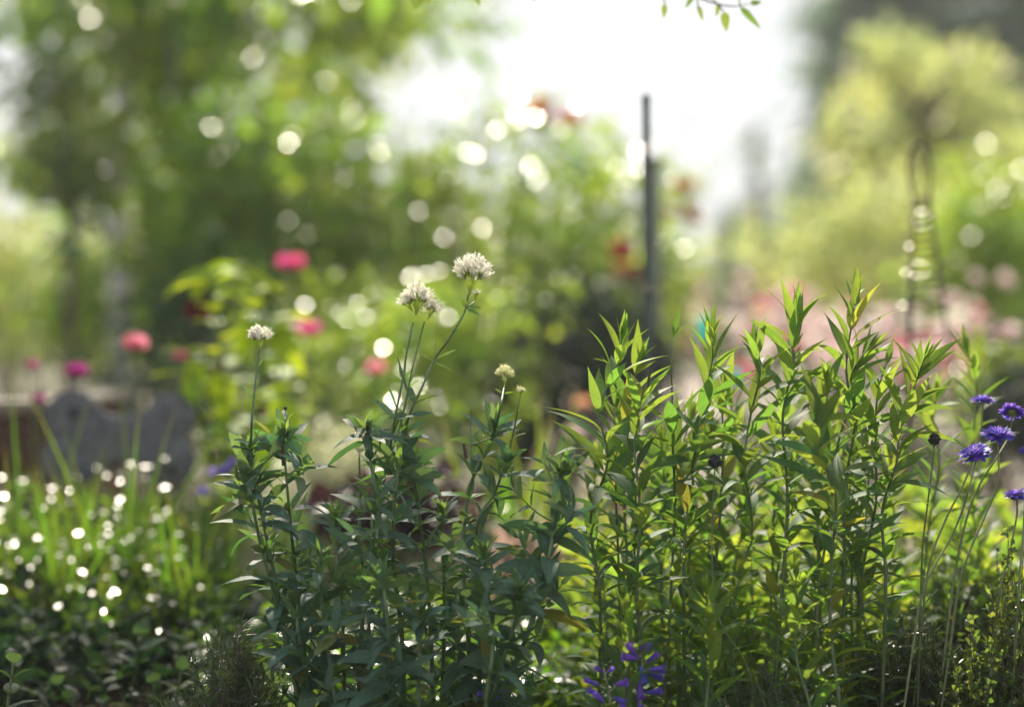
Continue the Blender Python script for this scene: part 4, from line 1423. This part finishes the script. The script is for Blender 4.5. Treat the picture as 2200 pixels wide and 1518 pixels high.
LS = [
    ('leftmost lance-leaved stem, glowing yellow-green tip against the dark shrub', [(1337, 722), (1322, 790), (1300, 880), (1288, 990), (1280, 1120), (1282, 1280), (1300, 1500)], 3.66, {}),
    ('lance-leaved stem with a cut dark stub on top, second from the left', [(1392, 822), (1378, 850), (1376, 950), (1374, 1100), (1371, 1250), (1366, 1400), (1362, 1510)], 3.62, dict(tuft=False, stubtop=True)),
    ('short-tipped lance-leaved stem just right of the leftmost tip', [(1374, 770), (1362, 830), (1345, 930), (1335, 1060), (1330, 1250), (1335, 1500)], 3.75, {}),
    ('thin lance-leaved stem, bare for a long way below its small ragged tip', [(1448, 712), (1440, 760), (1437, 860), (1440, 960), (1446, 1080), (1448, 1250), (1440, 1500)], 3.72, dict(bare_px=150)),
    ('lance-leaved stem whose tip crosses the turquoise cup', [(1527, 705), (1519, 770), (1508, 850), (1490, 950), (1478, 1060), (1470, 1200), (1462, 1500)], 3.68, {}),
    ('lance-leaved stem with twin pointed tips in the middle of the clump', [(1622, 735), (1626, 800), (1620, 900), (1616, 1000), (1604, 1140), (1585, 1290), (1560, 1500)], 3.64, {}),
    ('tall lance-leaved stem with a three-leaved top, left of the tallest', [(1712, 648), (1700, 720), (1690, 790), (1692, 900), (1688, 1050), (1680, 1200), (1672, 1500)], 3.68, {}),
    ('tallest lance-leaved stem, its narrow tip rising into the pink blur', [(1838, 628), (1832, 700), (1827, 800), (1824, 900), (1818, 1050), (1815, 1250), (1812, 1500)], 3.68, {}),
    ('front lance-leaved stem with thick grey stalk and bright forked top', [(1775, 810), (1765, 860), (1772, 950), (1783, 1060), (1793, 1200), (1797, 1350), (1798, 1510)], 3.56, dict(Lmax=145)),
    ('lance-leaved stem leaning right with dark upright tip leaves', [(1988, 765), (1965, 850), (1938, 910), (1922, 990), (1900, 1100), (1885, 1250), (1870, 1500)], 3.66, {}),
    ('lance-leaved stem with a crowded dark tip just left of the right-leaning one', [(1905, 775), (1895, 850), (1880, 950), (1868, 1080), (1858, 1250), (1850, 1500)], 3.72, {}),
    ('lance-leaved stem with a bent bright tip leaning over the grey stalk', [(1868, 745), (1842, 800), (1826, 860), (1806, 960), (1790, 1100), (1770, 1300), (1760, 1500)], 3.66, {}),
    ('short lance-leaved stem with a dark leaf tip between two taller stems', [(1560, 820), (1556, 870), (1550, 960), (1545, 1100), (1540, 1300), (1535, 1500)], 3.8, {}),
    ('sunlit yellow-green stem right of the clump, beside the dark seed head', [(2012, 845), (2012, 900), (2005, 1000), (1995, 1120), (1985, 1300), (1980, 1500)], 4.0, dict(Lmax=100)),
    ('sunlit stem with bright paired tip leaves above the purple scabious', [(2075, 745), (2098, 830), (2090, 900), (2078, 1000), (2070, 1150), (2060, 1300), (2050, 1500)], 4.05, dict(Lmax=95)),
    ('low sunlit stem with curled bright leaves, under the purple scabious', [(2115, 1000), (2105, 1080), (2095, 1200), (2085, 1400)], 4.1, dict(Lmax=95)),
]
for i, (lab, pts, d, kw) in enumerate(LS):
    lancer(lab, pts, d, 2001 + i, **kw)
rg = R(2100)
for i in range(22):
    x = 1270 + i * 31 + rg.normal() * 16
    yt = rg.uniform(830, 1010) if 1300 < x < 1900 else rg.uniform(950, 1080)
    w = rg.normal() * 18
    lancer('lance-leaved stem crowded behind the front row of the right-hand clump', [(x + w, yt), (x + w * .6, yt + 120), (x, 1250), (x - w * .5, 1480)], rg.uniform(3.8, 4.2), 2101 + i, Lmax=rg.uniform(95, 130), spacing=27)
for i in range(3):
    x = 1330 + i * 190 + rg.normal() * 20
    lancer('short lance-leaved shoot at the front foot of the right-hand clump', [(x, rg.uniform(1230, 1330)), (x + rg.normal() * 8, 1400), (x, 1510)], rg.uniform(3.45, 3.6), 2161 + i, Lmax=120)

# ------------------------------------------------------------------ scabious and penstemon
def scab_head(t, C, axis, r, seed):
    rg = R(seed)
    axis = nrm(np.asarray(axis, float))
    A = nrm(np.cross(axis, [.2, 1, .15]))
    B = np.cross(axis, A)
    G = Geo()
    for ring, (n, th, L, W) in enumerate([(13, 1.45, .95, .55), (13, 1.15, .75, .45), (14, .8, .55, .32), (12, .45, .42, .26), (6, .15, .36, .22)]):
        ph = np.arange(n) / n * 6.283 + ring * .4 + rg.normal(size=n) * .1
        rad = np.cos(ph)[:, None] * A + np.sin(ph)[:, None] * B
        q = th + rg.normal(size=n) * .1
        D = axis * np.cos(q)[:, None] + rad * np.sin(q)[:, None]
        N = axis * np.sin(q)[:, None] - rad * np.cos(q)[:, None]
        P = C + rad * r * .18 * math.sin(th) + axis * r * .12
        for j in (-1, 0, 1):   # three lobes
            Dj = nrm(D + np.cross(N, D) * .32 * j)
            leaves(G, P, Dj, N, r * L * rg.uniform(.85, 1.1, n), r * W * .62, rg.uniform(-.2, .7, n), .12, 'petal', 4, rg=rg, wave=.25)
    G.obj('flower_head', M['purple'], t)
    G = Geo()
    lathe(G, C - axis * r * .12, axis, [(0, .0012), (.0015, r * .22), (.0045, r * .34), (.007, r * .28)], 14)
    n = 10
    ph = np.arange(n) / n * 6.283
    rad = np.cos(ph)[:, None] * A + np.sin(ph)[:, None] * B
    leaves(G, np.repeat((C - axis * r * .05)[None], n, 0), rad - axis * .1, axis, r * .62, r * .16, .2, .1, 'lance', 3, rg=rg)
    G.obj('calyx', M['sciss'] if False else M['bud'], t)
    # pale stamens
    n = 26
    d = nrm(axis + rg.normal(size=(n, 3)) * .45)
    G = Geo()
    leaves(G, C + d * r * .15, d, rand_dirs(rg, n), r * .62, .0009, .1, 0, 'needle', 2, rg=rg)
    G.obj('stamens', M['lilac'], t)


def scabious(label, head, pxs, d, r, axis, seed):
    rg = R(seed)
    c = wcurve([head] + pxs, d, rg, .008)
    t = thing('purple_scabious', label, 'flower', c[-1], 'purple scabious on thin stems')
    G = Geo()
    tube(G, c, np.linspace(.0013, .0021, len(c)), 7)
    G.obj('stem', M['sciss'], t)
    C = c[0] + nrm(np.array(axis, float)) * r * MP * .2
    scab_head(t, C, axis, r * .92 * MP, seed)
    G = Geo()
    ss = np.linspace(.55, .95, 5) * arc(c)[-1]
    leaf_nodes(G, c, ss, rg, np.full(5, 60 * MP), np.full(5, .1), np.linspace(.5, .9, 5), 2, (.2, .8), 'lance', 0, .2, 5)
    G.obj('foliage', M['sage'], t)


scabious('purple scabious facing up-left, lowest of the near three, seen from the side', (2098, 985), [(2084, 1040), (2066, 1100), (2040, 1160), (2000, 1230), (1975, 1300), (1960, 1400)], 3.66, 38, (-.35, -.35, 1), 3001)
scabious('purple scabious right above the lowest one, flat on a kinked pale stem', (2143, 945), [(2146, 1000), (2142, 1040), (2120, 1100), (2085, 1180), (2060, 1260), (2040, 1400)], 3.62, 37, (.05, -.3, 1), 3002)
scabious('highest purple scabious, smaller, at the foot of the bright paired leaves', (2112, 868), [(2108, 920), (2096, 970), (2070, 1040), (2030, 1120), (1995, 1220), (1975, 1400)], 3.72, 28, (0, -.1, 1), 3003)
scabious('purple scabious with back turned, at the right frame edge', (2174, 892), [(2168, 935), (2140, 985), (2105, 1040), (2075, 1120), (2050, 1240), (2030, 1400)], 3.72, 29, (.2, .5, .8), 3004)
scabious('lowest purple scabious at the right edge, above the small-leaved bush', (2185, 1072), [(2184, 1110), (2170, 1180), (2150, 1260), (2130, 1400)], 3.72, 30, (-.1, -.2, 1), 3005)
scabious('purple scabious cut by the right frame edge', (2207, 975), [(2204, 1020), (2200, 1120), (2190, 1250), (2180, 1400)], 3.66, 20, (.0, -.3, 1), 3006)


def seedhead(label, head, pxs, d, r, seed):
    rg = R(seed)
    c = wcurve([head] + pxs, d, rg, .006)
    t = thing('seed_head', label, 'seed head', c[-1], 'dark scabious seed heads')
    G = Geo()
    tube(G, c, np.linspace(.0012, .0018, len(c)), 7)
    G.obj('stem', M['stemw'], t)
    G = Geo()
    C = c[0]
    rr = r * MP
    lathe(G, C - [0, 0, rr * .9], (0, 0, 1), [(0, .001), (rr * .3, rr * .6), (rr * .9, rr * .8), (rr * 1.5, rr * .55), (rr * 1.75, .0008)], 14)
    n = 130
    dd = rand_dirs(rg, n)
    leaves(G, C + dd * rr * .62, dd + rg.normal(size=(n, 3)) * .2, rand_dirs(rg, n), rr * .55, rr * .26, .3, .3, 'lance', 3, rg=rg)
    G.obj('seed_ball', M['seed'], t)


seedhead('dark spiky seed head on a thin stem in front of the leafy clump', (1537, 990), [(1533, 1060), (1530, 1150), (1531, 1240), (1540, 1310), (1560, 1360), (1600, 1420), (1625, 1500)], 3.55, 15, 3101)
seedhead('smaller dark seed head on a thin stem near the purple scabious', (2008, 944), [(2003, 1000), (1992, 1090), (1982, 1180), (1978, 1300), (1975, 1400)], 3.66, 14, 3102)


def bell(G, base, dr, L, r, rg):
    lathe(G, base, dr, [(0, r * .22), (L * .08, r * .38), (L * .3, r * .50), (L * .6, r * .74), (L * .82, r * .82), (L * .92, r * .80), (L * .97, r * .95), (L * 1.0, r * 1.15)], 20, 5, .22, rnd=rg.random())


def penstemon(label, pxs, d, bells, seed):
    rg = R(seed)
    c = wcurve(pxs, d, rg, .004)
    t = thing('penstemon', label, 'flower', c[-1], 'violet penstemon spikes')
    G = Geo()
    tube(G, c, np.linspace(.0012, .0028, len(c)), 7)
    GF = None
    for (x, y, ang, L, r) in bells:
        p = px(x, y, d + rg.normal() * .012)
        dr = np.array([math.cos(ang), -.45 + rg.normal() * .15, math.sin(ang)])
        GF = Geo()
        bell(GF, p, dr, L * 1.05 * MP, r * .60 * MP, rg)
        GF.obj('bell', M['violet'], t)
        q = c[np.argmin(np.linalg.norm(c - p, axis=1) + .0 * c[:, 2])]
        tube(G, [q, (p + q) / 2 + [0, 0, -.002], p + nrm(dr) * .001], .0011, 5)
        leaves(G, [p] * 5, nrm(dr) + rand_dirs(rg, 5) * .5, rand_dirs(rg, 5), .007, .003, .2, .1, 'lance', 3, rg=rg)
    G.obj('stem', M['sciss'], t)
    G = Geo()
    ss = np.linspace(.4, .95, 5) * arc(c)[-1]
    leaf_nodes(G, c, ss, rg, np.full(5, 50 * MP), np.full(5, .16), np.full(5, .8), 2, (.2, .8), 'lance')
    G.obj('foliage', M['valer'], t)


penstemon('violet penstemon spike with open bells, taller of the two at the bottom', [(1382, 1385), (1380, 1420), (1378, 1470), (1376, 1518)], 3.50,
          [(1378, 1400, 1.5, 24, 9), (1390, 1402, 1.35, 20, 7), (1372, 1414, 2.9, 36, 15), (1368, 1408, 2.2, 34, 13), (1388, 1422, .7, 30, 12), (1392, 1438, .1, 34, 15), (1376, 1430, -1.3, 34, 14), (1374, 1462, -1.5, 36, 15), (1386, 1488, .25, 34, 13), (1372, 1492, -1.4, 30, 13), (1392, 1446, -.2, 32, 12)], 3201)
penstemon('violet penstemon spike with closed bells, shorter and left of the other', [(1297, 1432), (1302, 1460), (1308, 1490), (1314, 1525)], 3.48,
          [(1296, 1446, 2.4, 22, 8), (1303, 1446, .8, 20, 8), (1288, 1470, 2.75, 32, 10), (1292, 1494, 2.6, 34, 11), (1300, 1508, 2.4, 30, 11), (1322, 1470, .3, 26, 14), (1318, 1496, -.4, 26, 12), (1330, 1512, -.6, 24, 11)], 3202)
penstemon('violet penstemon barely showing at the frame bottom under the valerian', [(1062, 1478), (1058, 1500), (1055, 1530)], 3.52, [(1062, 1492, -.6, 26, 9), (1070, 1484, .3, 22, 8), (1050, 1500, 2.6, 26, 9)], 3203)

# ------------------------------------------------------------------ needle-leaved and small-leaved bushes at the bottom
def needlebush(label, cx, cy, d, wx, h, n, seed, mat='needle', L=.022, W=.003, prof='needle', name='lavender_bush', cat='bush', per=16):
    rg = R(seed)
    b = gz(px(cx, 1518, d), -.01)
    t = thing(name, label, cat, b)
    GS, GL = Geo(), Geo()
    topz = px(cx, cy, d)[2]
    for i in range(n):
        x = cx + rg.normal() * wx
        f = math.exp(-((x - cx) / (wx * 1.6)) ** 2)
        e = px(x, cy, d + rg.normal() * .06)
        e[2] = topz * (.35 + .65 * f) * rg.uniform(.6, 1.05)
        s = b + [(e[0] - b[0]) * .45 + rg.normal() * .012, (e[1] - b[1]) * .5, 0]
        c = spline([e, (e + s) / 2 + rg.normal(size=3) * .008 + [0, 0, .01], s], 5)
        tube(GS, c, np.linspace(.0006, .0015, len(c)), 4, cap=False)
        k = per
        P, T = along(c, np.sort(rg.random(k)) ** 1.3 * arc(c)[-1] * .85)
        A = rand_dirs(rg, k)
        D = nrm(-T * .8 + A)
        leaves(GL, P, D, rand_dirs(rg, k) + [0, 0, .7], L * rg.uniform(.6, 1.25, k), W, rg.uniform(-.1, .5, k), .15, prof, 3, rg=rg)
    GS.obj('stems', M['twig'], t)
    GL.obj('foliage', M[mat], t)


needlebush('dark wiry needle-leaved bush at the bottom, left of the valerian', 500, 1340, 3.72, 70, .1, 150, 4001, per=22)
needlebush('dark wiry needle-leaved bush at the bottom right, under the grey-stalked stem', 1960, 1330, 3.78, 110, .1, 260, 4002, per=22)
needlebush('pale sunlit wiry bush behind the dark one on the right', 2050, 1220, 4.1, 100, .1, 150, 4003, mat='sage', L=.025, W=.005, prof='lance')
needlebush('small-leaved thyme-like bush at the right frame edge', 2170, 1160, 3.72, 60, .1, 60, 4004, mat='thyme', L=.014, W=.009, prof='ovate', name='thyme_bush', per=26)
needlebush('small-leaved bush in the bottom right corner, its leaves edged with light', 2120, 1400, 3.7, 90, .1, 150, 4005, mat='thyme', L=.013, W=.009, prof='ovate', name='thyme_bush', per=22)
needlebush('low dark bush at the bottom between penstemon and grey stalk', 1650, 1440, 3.6, 90, .1, 80, 4006, L=.03, W=.0035)

# narrow grassy leaves in the front of the clump
rg = R(4100)
for i, (x, lab) in enumerate([(1600, 'tuft of narrow dark strap leaves in front of the leafy clump'), (1690, 'second tuft of narrow strap leaves, right of the first')]):
    b = gz(px(x, 1518, 3.5), -.005)
    t = thing('grass_clump', lab, 'grass clump', b)
    n = 16
    an = rg.uniform(0, 6.28, n)
    G = Geo()
    leaves(G, b + rg.normal(size=(n, 3)) * [.01, .01, 0], np.stack([np.cos(an) * .35, np.sin(an) * .3, np.ones(n)], -1), np.stack([-np.cos(an), -np.sin(an), .3 + 0 * an], -1), rg.uniform(.13, .24, n), .006, rg.uniform(.1, .8, n), .25, 'blade', 9, rg=rg)
    G.obj('blades', M['valer'], t)

# dry fallen leaves on the soil
rg = R(4200)
for i in range(9):
    x = [790, 800, 785, 1090, 150, 250, 930, 1480, 1850][i]
    p = gz(px(x, 1500, 3.75 + .08 * rg.random()), .018)
    G = Geo()
    leaves(G, [p], [rand_dirs(rg, 1)[0] * [1, 1, .4] + [0, 0, .5]], [[0, -.4, 1]], .045, .02, 1.0, .4, 'ovate', 6, rg=rg, wave=.4)
    o = G.obj('dry_leaf', M['dry'], None, p)
    tag(o, 'crisp orange-brown dry leaf fallen at the foot of the plants', 'dry leaf', 'dry leaves on the soil')

# ------------------------------------------------------------------ overhanging branch at the top
rg = R(4300)
d = 4.15
t = thing('hanging_branch', 'thin overhanging branch with a few small dark leaves at the top of the frame', 'branch', px(1750, -420, d + .1))
G, GL = Geo(), Geo()
main = spline([px(1750, -420, d + .1), px(1650, -240, d), px(1560, -110, d), px(1480, -14, d), px(1400, -22, d)], 6)
tube(G, main, np.linspace(.007, .0015, len(main)), 6)
m2 = spline([px(1650, -240, d), px(1400, -190, d + .05), px(1150, -110, d), px(1000, -50, d)], 6)
tube(G, m2, np.linspace(.005, .0012, len(m2)), 6)
for (x0, y0, x1_, y1_) in [(1560, -110, 1590, 15), (1480, -30, 1555, 25), (1480, -30, 1500, 20), (1410, -30, 1428, 8), (1150, -110, 1143, -30), (1020, -55, 1018, -20), (930, -45, 900, -20), (1000, -50, 930, -45)]:
    c = spline([px(x0, y0, d), px((x0 + x1_) / 2 + 5, (y0 + y1_) / 2 - 6, d), px(x1_, y1_, d)], 4)
    tube(G, c, .0013, 5)
tube(G, spline([px(1480, -14, d), px(1530, 6, d), px(1575, 14, d), px(1612, 8, d + .03)], 5), np.linspace(.0020, .0008, 16), 6)
for (x0, y0, x1_, y1_, w) in [(1545, 8, 1538, 40, .006), (1612, 8, 1640, 4, .007), (1490, -10, 1470, 22, .006), (1590, 15, 1642, 68, .009), (1556, 25, 1562, 74, .011), (1428, 8, 1426, 44, .007), (1500, 12, 1512, 50, .006), (1143, -30, 1148, 8, .007), (1018, -20, 1032, 16, .008), (1000, -40, 1010, 4, .008),
                              (930, -45, 955, 4, .012), (900, -20, 890, 24, .016), (900, -30, 930, 10, .014), (1480, -30, 1540, -5, .01)]:
    a, e = px(x0, y0, d), px(x1_, y1_, d)
    leaves(GL, [a], [e - a], [[.15, -.95, .25]], np.linalg.norm(e - a) * .9, w * 1.5, .1, .1, 'ovate', 7, rg=rg)
G.obj('twigs', M['twig'], t)
GL.obj('foliage', M['crown_dark'], t)
